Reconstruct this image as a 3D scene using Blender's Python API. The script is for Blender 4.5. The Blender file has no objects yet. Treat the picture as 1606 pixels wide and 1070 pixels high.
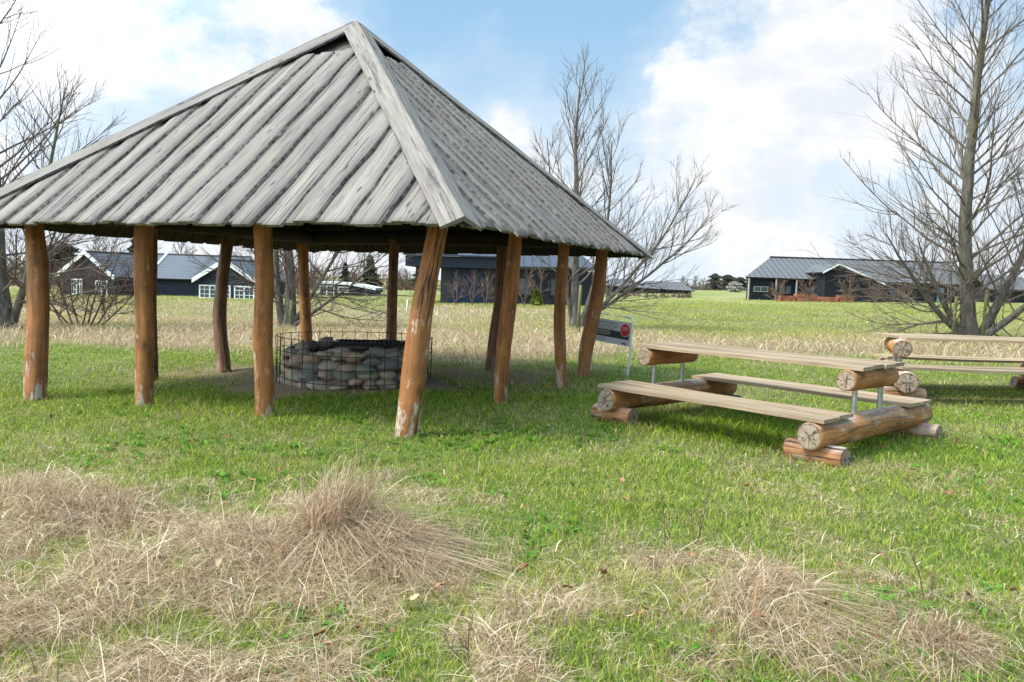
import bpy, math, random
import numpy as np
from mathutils import Vector, Matrix
random.seed(7); RNG = np.random.default_rng(11)
PI = math.pi
scene = bpy.context.scene
col = scene.collection

# ------------------------------------------------------------------ camera calibration
F, PITCH, ROLL, EYE = 1240., .076, .0315, 1.6
FW = np.array([0, math.cos(PITCH), -math.sin(PITCH)]); UP0 = np.array([0, math.sin(PITCH), math.cos(PITCH)]); X0 = np.array([1., 0, 0])
CX = math.cos(ROLL)*X0 + math.sin(ROLL)*UP0; CU = -math.sin(ROLL)*X0 + math.cos(ROLL)*UP0
def ray(px, py): return FW + CX*(px-803)/F + CU*(535-py)/F
def at(px, py, Y):
    d = ray(px, py); return np.array([0, 0, EYE]) + d*(Y/d[1])
def on_ground(px, py, dz=0):
    d = ray(px, py); t = (EYE-dz)/(.015*d[0]-d[2]); return np.array([0, 0, EYE])+t*d
def G0(x, y): return .015*np.clip(x, -70, 70)

# ------------------------------------------------------------------ numpy noise
_T = np.random.default_rng(3).random((8, 256, 256))
def vn(x, y, s=0):
    xi = np.floor(x).astype(int); yi = np.floor(y).astype(int); fx = x-xi; fy = y-yi
    fx = fx*fx*(3-2*fx); fy = fy*fy*(3-2*fy); T = _T[s % 8]
    a = T[xi & 255, yi & 255]; b = T[(xi+1) & 255, yi & 255]; c = T[xi & 255, (yi+1) & 255]; d = T[(xi+1) & 255, (yi+1) & 255]
    return (a*(1-fx)+b*fx)*(1-fy)+(c*(1-fx)+d*fx)*fy
def fbm(x, y, sc, o=4, s=0):
    r = 0; a = .5; t = 0
    for i in range(o):
        r = r + a*vn(x*sc+17.3*i, y*sc-9.1*i, s+i); t += a; a *= .55; sc *= 2.07
    return r/t
def sstep(a, b, x):
    t = np.clip((x-a)/(b-a), 0, 1); return t*t*(3-2*t)

PIT = np.array([-2.4, 12.1])
def straw_mask(x, y):
    x = np.asarray(x, float); y = np.asarray(y, float)
    n = fbm(x, y, .9, 4, 1); n2 = fbm(x, y, .25, 3, 3)
    # rough unmown belt in front of the lawn
    edge = 5.75-1.35*sstep(-1.0, .5, x)+.35*sstep(.8, 1.4, x)-.9*sstep(1.8, 2.8, x)
    fore = sstep(.75, -.55, y-edge+(n-.5)*3.0)
    # rough belt beyond the shelter
    e2 = 17.2-1.0*sstep(-9, -6, x)+1.6*sstep(0, 4, x)
    back = sstep(-1.5, 3.0, y-e2+(n2-.5)*7)
    gr = np.maximum(sstep(21, 32, y+(n2-.5)*22)*sstep(-2, 7, x), .30*sstep(24, 44, y+(n2-.5)*30))           # greener field on the right
    lg = sstep(46, 52, y)*.6
    back = back*(1-.62*gr)*(1-lg)*(.18+1.45*n2+.8*(n-.5))
    lawn = .34*sstep(.44, .68, .5*n+.5*fbm(x, y, 2.6, 3, 4))+.09
    nn = fbm(x, y, 2.9, 4, 6)
    fore = fore*(.12+.88*sstep(.43, .60, .42*n+.58*nn+.06*sstep(.3, -1., x)-.05*sstep(.8, 2., x)))
    return np.clip(np.maximum(np.maximum(fore, back), lawn), 0, 1)
def dirt_mask(x, y):
    r = np.hypot(x-PIT[0], y-PIT[1]); n = fbm(x, y, 1.6, 4, 5)
    d = sstep(.45, -.35, r-1.66+(n-.5)*2.3)
    d2 = sstep(.6, -.1, np.hypot((x+4.1)/1.3, (y-13.)/.8)-1+(n-.5)*1.6)*.8
    d3 = sstep(.6, -.1, np.hypot((x+.6)/1.0, (y-13.3)/1.)-1+(n-.5)*1.8)*.8
    return np.maximum(np.maximum(d, d2), d3)
MOUNDS = [(-.75, 4.75, .45, .10), (-1.5, 4.6, .5, .08), (-3.0, 5.3, .8, .12), (1.45, 3.75, .5, .07), (2.35, 3.7, .35, .08), (-2.2, 3.7, .6, .06), (.3, 3.5, .5, .05)]
def G(x, y):
    x = np.asarray(x, float); y = np.asarray(y, float)
    z = G0(x, y)+.05*(fbm(x, y, .5, 3, 2)-.5)*sstep(40, 10, y)*sstep(0, 3, np.abs(y-8)+1)
    for mx, my, r, h in MOUNDS: z = z+h*np.exp(-((x-mx)**2+(y-my)**2)/(r*r))
    z = z+.05*np.exp(-(np.hypot(x-PIT[0], y-PIT[1])/1.5)**4)
    z = z+.25*sstep(20, 30, y)*sstep(60, 40, y)*(fbm(x, y, .18, 3, 6)-.5)
    return z

# ------------------------------------------------------------------ objects and mesh helpers
def tag(o, label=None, cat=None, group=None, kind=None):
    if label: o['label'] = label
    if cat: o['category'] = cat
    if group: o['group'] = group
    if kind: o['kind'] = kind
    return o
def empty(name, loc=(0, 0, 0), rz=0, label=None, cat=None, group=None):
    o = bpy.data.objects.new(name, None); col.objects.link(o); o.empty_display_size = .2
    o.location = loc; o.rotation_euler = (0, 0, rz); tag(o, label, cat, group); return o
class MB:
    def __init__(s): s.v = []; s.f = []; s.m = []; s.uv = []; s.sm = []
    def poly(s, pts, uv=None, m=0, smooth=False):
        b = len(s.v); s.v += [tuple(map(float, p)) for p in pts]; s.f.append(tuple(range(b, b+len(pts)))); s.m.append(m); s.sm.append(smooth)
        s.uv.append(uv if uv else [(0, 0)]*len(pts))
    def face(s, idx, uv=None, m=0, smooth=False):
        s.f.append(tuple(idx)); s.m.append(m); s.sm.append(smooth); s.uv.append(uv if uv else [(0, 0)]*len(idx))
    def box(s, c, sz, mat=None, m=0, uvs=1.):
        hx, hy, hz = sz[0]/2, sz[1]/2, sz[2]/2
        P = [np.array([x, y, z]) for z in (-hz, hz) for y in (-hy, hy) for x in (-hx, hx)]
        fs = [((0, 2, 3, 1), 0, 1), ((4, 5, 7, 6), 0, 1), ((0, 1, 5, 4), 0, 2), ((2, 6, 7, 3), 0, 2), ((0, 4, 6, 2), 1, 2), ((1, 3, 7, 5), 1, 2)]
        c = np.array(c, float); R = np.array(mat) if mat is not None else np.eye(3); b = len(s.v)
        s.v += [tuple(R@p+c) for p in P]
        for idx, a, e in fs:
            long_ = np.argmax(sz); uv = []
            for i in idx:
                q = P[i]; u_, v_ = q[a], q[e]
                if long_ == a: u_, v_ = v_, u_
                uv.append((u_+c[0]*1.7+c[1], v_+c[1]*2.3+c[2]*3))
            s.face([b+i for i in idx], uv, m)
    def tube(s, path, rad, sides=8, m=0, cap=None, twist=0, smooth=True, mod=None):
        path = np.asarray(path, float); n = len(path); rad = np.broadcast_to(np.asarray(rad, float), (n,))
        t = np.gradient(path, axis=0); t /= np.linalg.norm(t, axis=1)[:, None]+1e-9
        ref = np.array([0, 0, 1.]) if abs(t[0][2]) < .8 else np.array([1., 0, 0])
        a = np.cross(t, ref); a /= np.linalg.norm(a, axis=1)[:, None]+1e-9; bb = np.cross(t, a)
        th = np.arange(sides)*2*PI/sides+twist
        k = np.ones((n, sides)) if mod is None else mod(np.arange(n), th)
        P = path[:, None]+(rad[:, None]*k)[..., None]*(np.cos(th)[None, :, None]*a[:, None]+np.sin(th)[None, :, None]*bb[:, None])
        b = len(s.v); s.v += list(map(tuple, P.reshape(-1, 3)))
        L = np.concatenate([[0], np.cumsum(np.linalg.norm(np.diff(path, axis=0), axis=1))]); r0 = float(rad.mean())
        for i in range(n-1):
            for j in range(sides):
                j2 = (j+1) % sides
                s.face((b+i*sides+j, b+i*sides+j2, b+(i+1)*sides+j2, b+(i+1)*sides+j),
                       [(j*2*PI/sides*r0, L[i]), ((j+1)*2*PI/sides*r0, L[i]), ((j+1)*2*PI/sides*r0, L[i+1]), (j*2*PI/sides*r0, L[i+1])], m, smooth)
        if cap is not None:
            for i, rev in ((0, 1), (n-1, 0)):
                idx = [b+i*sides+j for j in range(sides)]; uv = [(math.cos(x), math.sin(x)) for x in th]
                if rev: idx = idx[::-1]; uv = uv[::-1]
                s.face(idx, uv, cap)
    def build(s, name, mats, parent=None, autos=False):
        me = bpy.data.meshes.new(name); me.from_pydata(s.v, [], s.f)
        for m in (mats if isinstance(mats, (list, tuple)) else [mats]): me.materials.append(m)
        me.polygons.foreach_set('material_index', s.m); me.polygons.foreach_set('use_smooth', s.sm)
        uvl = me.uv_layers.new(name='UVMap'); uvl.data.foreach_set('uv', [c for f in s.uv for p in f for c in p])
        me.validate(); me.update()
        o = bpy.data.objects.new(name, me); col.objects.link(o)
        if parent: o.parent = parent
        return o
class Tubes:   # many thin tubes, numpy
    def __init__(s): s.V = []; s.Fq = []; s.n = 0
    def add(s, path, rad, sides):
        path = np.asarray(path, float); n = len(path)
        t = np.gradient(path, axis=0); t /= np.linalg.norm(t, axis=1)[:, None]+1e-9
        ref = np.array([0, 0, 1.]) if abs(t[0][2]) < .8 else np.array([1., 0, 0])
        a = np.cross(t, ref); a /= np.linalg.norm(a, axis=1)[:, None]+1e-9; b = np.cross(t, a)
        th = np.arange(sides)*2*PI/sides
        P = path[:, None]+np.asarray(rad)[:, None, None]*(np.cos(th)[None, :, None]*a[:, None]+np.sin(th)[None, :, None]*b[:, None])
        i = np.arange(n-1)[:, None]; j = np.arange(sides)[None]; j2 = (j+1) % sides
        q = np.stack([i*sides+j, i*sides+j2, (i+1)*sides+j2, (i+1)*sides+j], -1).reshape(-1, 4)+s.n
        s.V.append(P.reshape(-1, 3)); s.Fq.append(q); s.n += n*sides
    def build(s, name, mat, parent=None, smooth=True):
        o = raw_mesh(name, np.concatenate(s.V), [np.concatenate(s.Fq)], mat, smooth=smooth)
        if parent: o.parent = parent
        return o
def raw_mesh(name, V, face_arrays, mat, colors=None, smooth=False):
    me = bpy.data.meshes.new(name); me.vertices.add(len(V)); me.vertices.foreach_set('co', np.asarray(V, np.float32).ravel())
    loops = np.concatenate([f.ravel() for f in face_arrays]).astype(np.int32)
    tot = np.concatenate([np.full(len(f), f.shape[1]) for f in face_arrays]).astype(np.int32)
    st = np.concatenate([[0], np.cumsum(tot)[:-1]]).astype(np.int32)
    me.loops.add(len(loops)); me.loops.foreach_set('vertex_index', loops)
    me.polygons.add(len(tot)); me.polygons.foreach_set('loop_start', st); me.polygons.foreach_set('loop_total', tot)
    if smooth: me.polygons.foreach_set('use_smooth', np.ones(len(tot), bool))
    if colors is not None:
        a = me.color_attributes.new('Col', 'FLOAT_COLOR', 'POINT')
        a.data.foreach_set('color', np.concatenate([colors, np.ones((len(colors), 1))], 1).astype(np.float32).ravel())
    if mat is not None: me.materials.append(mat)
    me.update(calc_edges=True); me.validate()
    o = bpy.data.objects.new(name, me); col.objects.link(o); return o

# ------------------------------------------------------------------ material helpers
class NT:
    def __init__(s, tree): s.t = tree
    def n(s, typ, props=None, **k):
        nd = s.t.nodes.new('ShaderNode'+typ)
        for a, v in (props or {}).items(): setattr(nd, a, v)
        for a, v in k.items():
            key = int(a[1:]) if a[0] == 'i' and a[1:].isdigit() else a.replace('_', ' ')
            s.set(nd.inputs[key], v)
        return nd
    def set(s, inp, v):
        if isinstance(v, bpy.types.NodeSocket): s.t.links.new(v, inp)
        elif isinstance(v, bpy.types.Node): s.t.links.new(v.outputs[0], inp)
        elif isinstance(v, (tuple, list)) and inp.type == 'RGBA': inp.default_value = (*v, 1) if len(v) == 3 else v
        else: inp.default_value = v
    def math(s, op, a, b=0., clamp=False):
        return s.n('Math', {'operation': op, 'use_clamp': clamp}, i0=a, i1=b).outputs[0]
    def mix(s, f, a, b, blend='MIX'):
        nd = s.t.nodes.new('ShaderNodeMix'); nd.data_type = 'RGBA'; nd.blend_type = blend
        s.set(nd.inputs[0], f); s.set(nd.inputs[6], a); s.set(nd.inputs[7], b); return nd.outputs[2]
    def ramp(s, f, stops, interp='LINEAR'):
        nd = s.t.nodes.new('ShaderNodeValToRGB'); s.set(nd.inputs[0], f); e = nd.color_ramp.elements; nd.color_ramp.interpolation = interp
        while len(e) < len(stops): e.new(.5)
        for el, (p, c) in zip(e, stops):
            el.position = p; el.color = (*c, 1) if isinstance(c, (tuple, list)) else (c, c, c, 1)
        return nd.outputs[0]
    def noise(s, vec, scale, detail=4, rough=.55, out=0):
        return s.n('TexNoise', Vector=vec, Scale=scale, Detail=detail, Roughness=rough).outputs[out]
    def mapv(s, vec, sc=(1, 1, 1), loc=(0, 0, 0)): return s.n('Mapping', Vector=vec, Scale=sc, Location=loc).outputs[0]
    def bump(s, h, strength=.4, dist=.01): return s.n('Bump', Height=h, Strength=strength, Distance=dist).outputs[0]
def material(name, fn):
    m = bpy.data.materials.new(name); m.use_nodes = True; nt = m.node_tree; nt.nodes.clear(); N = NT(nt)
    out = nt.nodes.new('ShaderNodeOutputMaterial'); sh = fn(N)
    nt.links.new(sh.outputs[0] if isinstance(sh, bpy.types.Node) else sh, out.inputs[0]); return m
def pbr(N, color, rough=.8, normal=None, spec=.25, metal=0.):
    k = dict(Base_Color=color, Roughness=rough, Metallic=metal); nd = N.n('BsdfPrincipled', **k)
    nd.inputs['Specular IOR Level'].default_value = spec
    if normal is not None: N.set(nd.inputs['Normal'], normal)
    return nd
def uvv(N): return N.n('UVMap').outputs[0]
def objv(N): return N.n('TexCoord').outputs['Object']
def posv(N): return N.n('NewGeometry').outputs['Position']
def rnd_off(N, vec, k=37.):
    r = N.n('ObjectInfo').outputs['Random']; c = N.n('CombineXYZ', X=N.math('MULTIPLY', r, k), Y=N.math('MULTIPLY', r, k*.7), Z=N.math('MULTIPLY', r, k*.3))
    return N.n('VectorMath', {'operation': 'ADD'}, i0=vec, i1=c.outputs[0]).outputs[0]

def plain(name, c, rough=.7, var=.12, scale=6, spec=.25, metal=0.):
    def f(N):
        n = N.noise(posv(N), scale, 5); a = tuple(x*(1-var) for x in c); b = tuple(min(1, x*(1+var)) for x in c)
        return pbr(N, N.ramp(n, [(.3, a), (.7, b)]), rough, None, spec, metal)
    return material(name, f)

def m_roofwood(N, base=((.08, .064, .056), (.195, .166, .149), (.305, .268, .245))):
    uv = uvv(N)
    g = N.noise(N.mapv(uv, (55, 1.6, 1)), 1, 6, .65); g2 = N.noise(N.mapv(uv, (160, 4, 1)), 1, 3, .6)
    big = N.noise(N.mapv(uv, (3.2, .7, 1)), 1, 4, .6)
    c = N.ramp(g, [(.28, base[0]), (.5, base[1]), (.75, base[2])])
    c = N.mix(N.math('MULTIPLY', N.ramp(big, [(.35, 0.), (.7, 1.)]), .35), c, (.34, .315, .28))
    tint = N.noise(N.mapv(uv, (1.1, .02, 1)), 1, 1)
    c = N.mix(.55, c, N.ramp(tint, [(.38, .70), (.62, 1.22)]), 'MULTIPLY')
    kn = N.n('TexVoronoi', {'feature': 'F1'}, Vector=N.mapv(uv, (7.5, 2.4, 1)), Scale=1.).outputs['Distance']
    knm = N.ramp(kn, [(.09, 1.), (.17, 0.)])
    c = N.mix(N.math('MULTIPLY', knm, .85), c, (.06, .05, .045))
    cr = N.noise(N.mapv(uv, (22, .55, 1)), 1, 5, .7); crm = N.ramp(cr, [(.385, 1.), (.42, 0.)])
    c = N.mix(N.math('MULTIPLY', crm, .85), c, (.07, .06, .055))
    al = N.ramp(N.noise(N.mapv(uv, (6, 1.5, 1)), 1, 5), [(.56, 0.), (.75, 1.)])
    c = N.mix(N.math('MULTIPLY', al, .35), c, (.27, .27, .16))
    h = N.math('ADD', N.math('ADD', g, N.math('MULTIPLY', g2, .5)), N.math('MULTIPLY', N.math('ADD', crm, knm), -1.2))
    return pbr(N, c, .85, N.bump(h, .55, .008), .2)
def m_bark(N):
    p = uvv(N); n = N.noise(N.mapv(p, (30, 14, 1)), 1, 6, .7)
    c = N.ramp(n, [(.32, (.03, .024, .02)), (.45, (.12, .103, .09)), (.62, (.27, .24, .215))])
    return pbr(N, c, .95, N.bump(n, .9, .015), .1)
def m_under_shade(N):  # brown boards, with the shade inside the roof put into the colour
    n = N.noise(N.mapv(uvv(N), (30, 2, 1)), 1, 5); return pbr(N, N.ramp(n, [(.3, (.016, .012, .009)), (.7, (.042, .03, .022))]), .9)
def m_log(light, dark, grey=.35, cracks=1.):
    def f(N):
        uv = rnd_off(N, uvv(N)); ob = rnd_off(N, objv(N))
        g = N.noise(N.mapv(uv, (14, 1.3, 1)), 1, 6, .65); f2 = N.noise(N.mapv(uv, (60, 5, 1)), 1, 4, .6)
        b = N.noise(ob, 3.2, 4, .6)
        c = N.ramp(g, [(.25, dark), (.5, tuple((x+y)/2 for x, y in zip(light, dark))), (.75, light)])
        c = N.mix(.75, c, N.ramp(b, [(.32, .6), (.68, 1.3)]), 'MULTIPLY')
        c = N.mix(.35, c, N.ramp(f2, [(.3, .7), (.7, 1.25)]), 'MULTIPLY')
        kn = N.n('TexVoronoi', {'feature': 'F1'}, Vector=N.mapv(uv, (4.5, 1.9, 1)), Scale=1.).outputs['Distance']
        knm = N.ramp(kn, [(.07, 1.), (.17, 0.)])
        c = N.mix(N.math('MULTIPLY', knm, .7), c, (.07, .03, .015))
        # old white flakes of varnish and weathered grey on the top side
        nz = N.n('SeparateXYZ', Vector=N.n('NewGeometry').outputs['Normal']).outputs[2]
        w = N.noise(N.mapv(uv, (9, 3, 1)), 1, 6, .75)
        lo = N.n('SeparateXYZ', Vector=objv(N)).outputs[2]
        lowm = N.math('MULTIPLY', N.math('SUBTRACT', 1., N.math('DIVIDE', lo, .55), True), .11, True)
        wm = N.ramp(N.math('ADD', w, lowm), [(.60, 0.), (.66, 1.)])
        c = N.mix(N.math('MULTIPLY', wm, grey*1.6, True), c, (.56, .50, .42))
        tp = N.math('MULTIPLY', N.ramp(nz, [(.45, 0.), (.9, 1.)]), N.ramp(w, [(.36, 0.), (.56, 1.)]))
        c = N.mix(N.math('MULTIPLY', tp, grey*2.2, True), c, (.48, .44, .40))
        cr = N.noise(N.mapv(uv, (7, .28, 1)), 1, 4, .6)
        crm = N.math('MULTIPLY', N.ramp(N.math('ABSOLUTE', N.math('SUBTRACT', cr, .5)), [(.004, 1.), (.014, 0.)]), cracks)
        c = N.mix(crm, c, (.03, .018, .012))
        h = N.math('ADD', N.math('ADD', g, N.math('MULTIPLY', b, .7)), N.math('MULTIPLY', crm, -1.4))
        return pbr(N, c, .62, N.bump(h, .5, .02), .3)
    return f
def m_endgrain(N):
    uv = uvv(N); sx = N.n('SeparateXYZ', Vector=uv)
    nz = N.noise(rnd_off(N, uv), 2.2, 4); r = N.n('VectorMath', {'operation': 'LENGTH'}, i0=uv).outputs['Value']
    ang = N.math('ARCTAN2', sx.outputs[1], sx.outputs[0])
    rings = N.math('SINE', N.math('MULTIPLY', N.math('ADD', r, N.math('MULTIPLY', nz, .25)), 48.))
    c = N.ramp(N.math('MULTIPLY_ADD', rings, .5), [(0, (.20, .12, .07)), (1, (.36, .25, .16))])
    c = N.ramp(N.math('ADD', N.math('MULTIPLY', rings, .25), .5), [(.2, (.19, .12, .075)), (.8, (.40, .29, .20))])
    c = N.mix(N.ramp(N.noise(rnd_off(N, uv), 3, 5), [(.4, 0.), (.7, .7)]), c, (.42, .37, .31))
    un = N.n('VectorMath', {'operation': 'NORMALIZE'}, i0=uv).outputs[0]
    vv = N.n('VectorMath', {'operation': 'ADD'}, i0=N.n('VectorMath', {'operation': 'SCALE'}, i0=un, Scale=1.05).outputs[0], i1=N.n('VectorMath', {'operation': 'SCALE'}, i0=uv, Scale=.35).outputs[0]).outputs[0]
    d = N.math('MULTIPLY', N.math('ABSOLUTE', N.math('SUBTRACT', N.noise(rnd_off(N, vv), 1.35, 2.5, .6), .5)), N.math('ADD', r, .12))
    wid = N.math('MULTIPLY', N.noise(rnd_off(N, uv, 11.), 1.2, 2), 2.)
    cr = N.ramp(N.math('DIVIDE', d, wid), [(.003, 1.), (.010, 0.)])
    c = N.mix(cr, c, (.02, .014, .01))
    rim = N.ramp(r, [(.86, 0.), (.95, 1.)]); c = N.mix(N.math('MULTIPLY', rim, .6), c, (.10, .06, .035))
    return pbr(N, c, .8, N.bump(N.math('MULTIPLY', cr, -1.), .8, .02), .2)
def m_plank(N):
    uv = rnd_off(N, uvv(N))
    g = N.noise(N.mapv(uv, (60, 1.6, 1)), 1, 6, .65); b = N.noise(N.mapv(uv, (5, 1.1, 1)), 1, 4)
    c = N.ramp(g, [(.25, (.20, .14, .092)), (.5, (.375, .285, .195)), (.75, (.50, .40, .29))])
    c = N.mix(N.ramp(b, [(.45, 0.), (.75, .6)]), c, (.30, .19, .12))
    ln = N.noise(N.mapv(uv, (14, 5, 1)), 1, 6, .75); c = N.mix(N.ramp(ln, [(.58, 0.), (.7, .5)]), c, (.23, .22, .18))
    cr = N.ramp(N.noise(N.mapv(uv, (26, .5, 1)), 1, 5, .7), [(.33, 1.), (.37, 0.)])
    c = N.mix(N.math('MULTIPLY', cr, .75), c, (.09, .07, .055))
    c = N.mix(1., c, N.ramp(N.n('ObjectInfo').outputs['Random'], [(0., (.78, .75, .72)), (.5, (1., .97, .93)), (1., (1.18, 1.12, 1.04))]), 'MULTIPLY')
    return pbr(N, c, .8, N.bump(N.math('SUBTRACT', g, cr), .4, .006), .2)
def m_blade(trans=.35):
    def f(N):
        c = N.n('VertexColor', {'layer_name': 'Col'}).outputs[0]
        d = pbr(N, c, .85, None, .06); t = N.n('BsdfTranslucent', Color=c)
        return N.n('MixShader', i0=trans, i1=d.outputs[0], i2=t.outputs[0])
    return f
def m_ground(N):
    p = posv(N); a = N.n('VertexColor', {'layer_name': 'Col'}).outputs[0]; sep = N.n('SeparateColor', Color=a)
    n = N.noise(p, 9, 6, .65); nf = N.noise(p, 55, 4, .6); nb = N.noise(p, .7, 4)
    green = N.ramp(n, [(.25, (.035, .052, .012)), (.5, (.085, .13, .025)), (.75, (.19, .22, .06))])
    green = N.mix(N.ramp(nb, [(.4, 0.), (.7, .5)]), green, (.26, .26, .10))
    far = N.n('MapRange', i0=N.n('SeparateXYZ', Vector=p).outputs[1], i1=45., i2=75., i3=0., i4=1.).outputs[0]
    ff = N.ramp(N.noise(N.mapv(p, (1, .35, 1)), .16, 6, .65), [(.3, (.15, .20, .045)), (.5, (.22, .25, .075)), (.68, (.36, .32, .15))]); green = N.mix(far, green, ff)
    straw = N.ramp(N.math('ADD', N.math('MULTIPLY', n, .6), N.math('MULTIPLY', nf, .4)), [(.25, (.12, .09, .05)), (.5, (.27, .21, .125)), (.75, (.46, .38, .26))])
    dirt = N.ramp(nf, [(.25, (.19, .125, .08)), (.5, (.32, .225, .15)), (.8, (.45, .34, .245))])
    c = N.mix(sep.outputs[0], green, straw); c = N.mix(sep.outputs[1], c, dirt)
    return pbr(N, c, .95, N.bump(N.math('ADD', n, nf), .8, .03), .1)
def m_treebark(c0, c1, c2):
    def f(N):
        p = objv(N); n = N.noise(N.mapv(p, (9, 9, 2.5)), 1, 6, .7); b = N.noise(p, .9, 3)
        c = N.ramp(n, [(.3, c0), (.5, c1), (.7, c2)]); c = N.mix(N.ramp(b, [(.5, 0.), (.7, .5)]), c, (.15, .145, .08))
        return pbr(N, c, .9, N.bump(n, .6, .02), .15)
    return f
def m_stone(N):
    p = rnd_off(N, objv(N)); r = N.n('ObjectInfo').outputs['Random']
    base = N.ramp(r, [(0, (.36, .30, .245)), (.14, (.52, .39, .27)), (.28, (.22, .21, .195)), (.42, (.45, .36, .29)), (.56, (.44, .31, .235)), (.7, (.26, .26, .21)), (.84, (.38, .33, .245)), (1, (.54, .42, .27))], 'CONSTANT')
    n = N.noise(p, 9, 6, .7); sp = N.noise(p, 60, 3, .7)
    c = N.mix(.7, base, N.ramp(n, [(.3, .55), (.7, 1.35)]), 'MULTIPLY')
    c = N.mix(.5, c, N.ramp(sp, [(.35, .6), (.65, 1.4)]), 'MULTIPLY')
    li = N.ramp(N.noise(p, 4, 5, .7), [(.6, 0.), (.72, .5)]); c = N.mix(li, c, (.22, .23, .13))
    return pbr(N, c, .8, N.bump(N.math('ADD', n, N.math('MULTIPLY', sp, .4)), .5, .02), .3)
def m_tiles(c0, c1, pu, pv, spec=.5, seam=False):
    def f(N):
        uv = uvv(N); s = N.n('SeparateXYZ', Vector=uv)
        fu = N.math('FRACT', N.math('DIVIDE', s.outputs[0], pu)); fv = N.math('FRACT', N.math('DIVIDE', s.outputs[1], pv))
        row = N.ramp(fv, [(0, 0.), (.12, 1.), (.8, .75), (1, .5)]); cu = N.ramp(N.math('ABSOLUTE', N.math('SUBTRACT', fu, .5)), [(.0, 1.), (.38, .85), (.5, .2)])
        if seam: h = N.ramp(N.math('ABSOLUTE', N.math('SUBTRACT', fu, .5)), [(.0, 1.), (.09, 0.)])
        else: h = N.math('MULTIPLY', row, cu)
        n = N.noise(posv(N), 1.3, 4); c = N.mix(h, c0, c1); c = N.mix(.4, c, N.ramp(n, [(.3, .75), (.7, 1.2)]), 'MULTIPLY')
        return pbr(N, c, .5, N.bump(h, .7, .05), spec)
    return f
def m_cladding(c, pitch, vertical):
    def f(N):
        p = posv(N); s = N.n('SeparateXYZ', Vector=p)
        k = s.outputs[2] if not vertical else N.math('ADD', s.outputs[0], N.math('MULTIPLY', s.outputs[1], .6))
        fr = N.math('FRACT', N.math('DIVIDE', k, pitch)); g = N.ramp(fr, [(0, 0.), (.12, 1.), (.9, .8), (1, .1)])
        n = N.noise(p, 3, 4)
        cc = N.mix(g, tuple(x*.35 for x in c), c); cc = N.mix(.4, cc, N.ramp(n, [(.3, .75), (.7, 1.25)]), 'MULTIPLY')
        return pbr(N, cc, .7, N.bump(g, .6, .02), .25)
    return f

MT = {}
MT['roof'] = material('weathered_grey_boards', m_roofwood); MT['bark'] = material('bark_edges', m_bark); MT['under'] = material('underside_painted_shade', m_under_shade)
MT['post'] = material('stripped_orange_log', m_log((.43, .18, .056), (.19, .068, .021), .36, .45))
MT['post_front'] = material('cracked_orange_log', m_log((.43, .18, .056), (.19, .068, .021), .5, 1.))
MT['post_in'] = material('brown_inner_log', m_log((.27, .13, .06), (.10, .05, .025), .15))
MT['log'] = material('varnished_log', m_log((.54, .24, .078), (.28, .105, .03), .34, .5))
MT['foot'] = material('reddish_foot_log', m_log((.42, .195, .085), (.19, .08, .035), .25))
MT['end'] = material('cracked_end_grain', m_endgrain); MT['plank'] = material('bleached_planks', m_plank)
MT['steel'] = plain('dull_steel', (.42, .41, .39), .4, .2, 20, .5, .7)
MT['stone'] = material('field_stone', m_stone); MT['wire'] = plain('rusty_black_wire', (.03, .024, .021), .7, .3, 30)
MT['ash'] = plain('ash_and_soot', (.045, .043, .042), .95, .5, 14); MT['iron'] = plain('sooty_iron', (.012, .012, .014), .55, .3, 20)
MT['blade'] = material('grass_blade', m_blade(.35)); MT['ground'] = material('field_ground', m_ground)
MT['treebark'] = material('tree_bark', m_treebark((.05, .042, .035), (.13, .112, .09), (.24, .215, .175)))
MT['twig'] = material('bare_twigs', m_treebark((.075, .056, .047), (.16, .124, .103), (.26, .21, .175)))
MT['redtwig'] = material('reddish_twigs', m_treebark((.10, .055, .045), (.18, .11, .085), (.27, .18, .14)))
MT['white'] = plain('white_paint', (.78, .78, .76), .5, .04); MT['glass'] = plain('window_glass', (.06, .075, .085), .08, .3, .4, .6)
MT['navy'] = material('dark_blue_cladding', m_cladding((.022, .030, .046), .18, False)); MT['black'] = material('black_cladding', m_cladding((.018, .021, .026), .2, True))
MT['tile_l'] = material('dark_glazed_tiles', m_tiles((.014, .016, .022), (.105, .113, .14), 5., .46))
MT['tile_r'] = material('grey_tiles', m_tiles((.022, .022, .025), (.17, .162, .165), .62, .62))
MT['seam'] = material('seamed_metal_roof', m_tiles((.06, .068, .09), (.02, .022, .03), .6, 5, .3, True))
MT['fence_w'] = plain('new_planks', (.52, .33, .17), .8, .2); MT['orange'] = plain('orange_boards', (.34, .125, .07), .8, .5, 2)
MT['signgrey'] = plain('sign_face', (.50, .545, .60), .4, .05); MT['red'] = plain('sign_red', (.50, .018, .03), .45, .06); MT['ink'] = plain('sign_dark', (.02, .026, .032), .5, .2)
MT['galv'] = plain('pale_tube', (.66, .70, .60), .4, .1, 10, .5, .2); MT['stake'] = plain('mossy_stake', (.16, .15, .065), .9, .35, 8)
MT['grey_wall'] = plain('grey_wall', (.055, .055, .06), .8, .15); MT['doorblue'] = plain('dark_blue_door', (.016, .03, .065), .5, .15); MT['greydoor'] = plain('pale_door', (.17, .24, .27), .5, .1)

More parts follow.
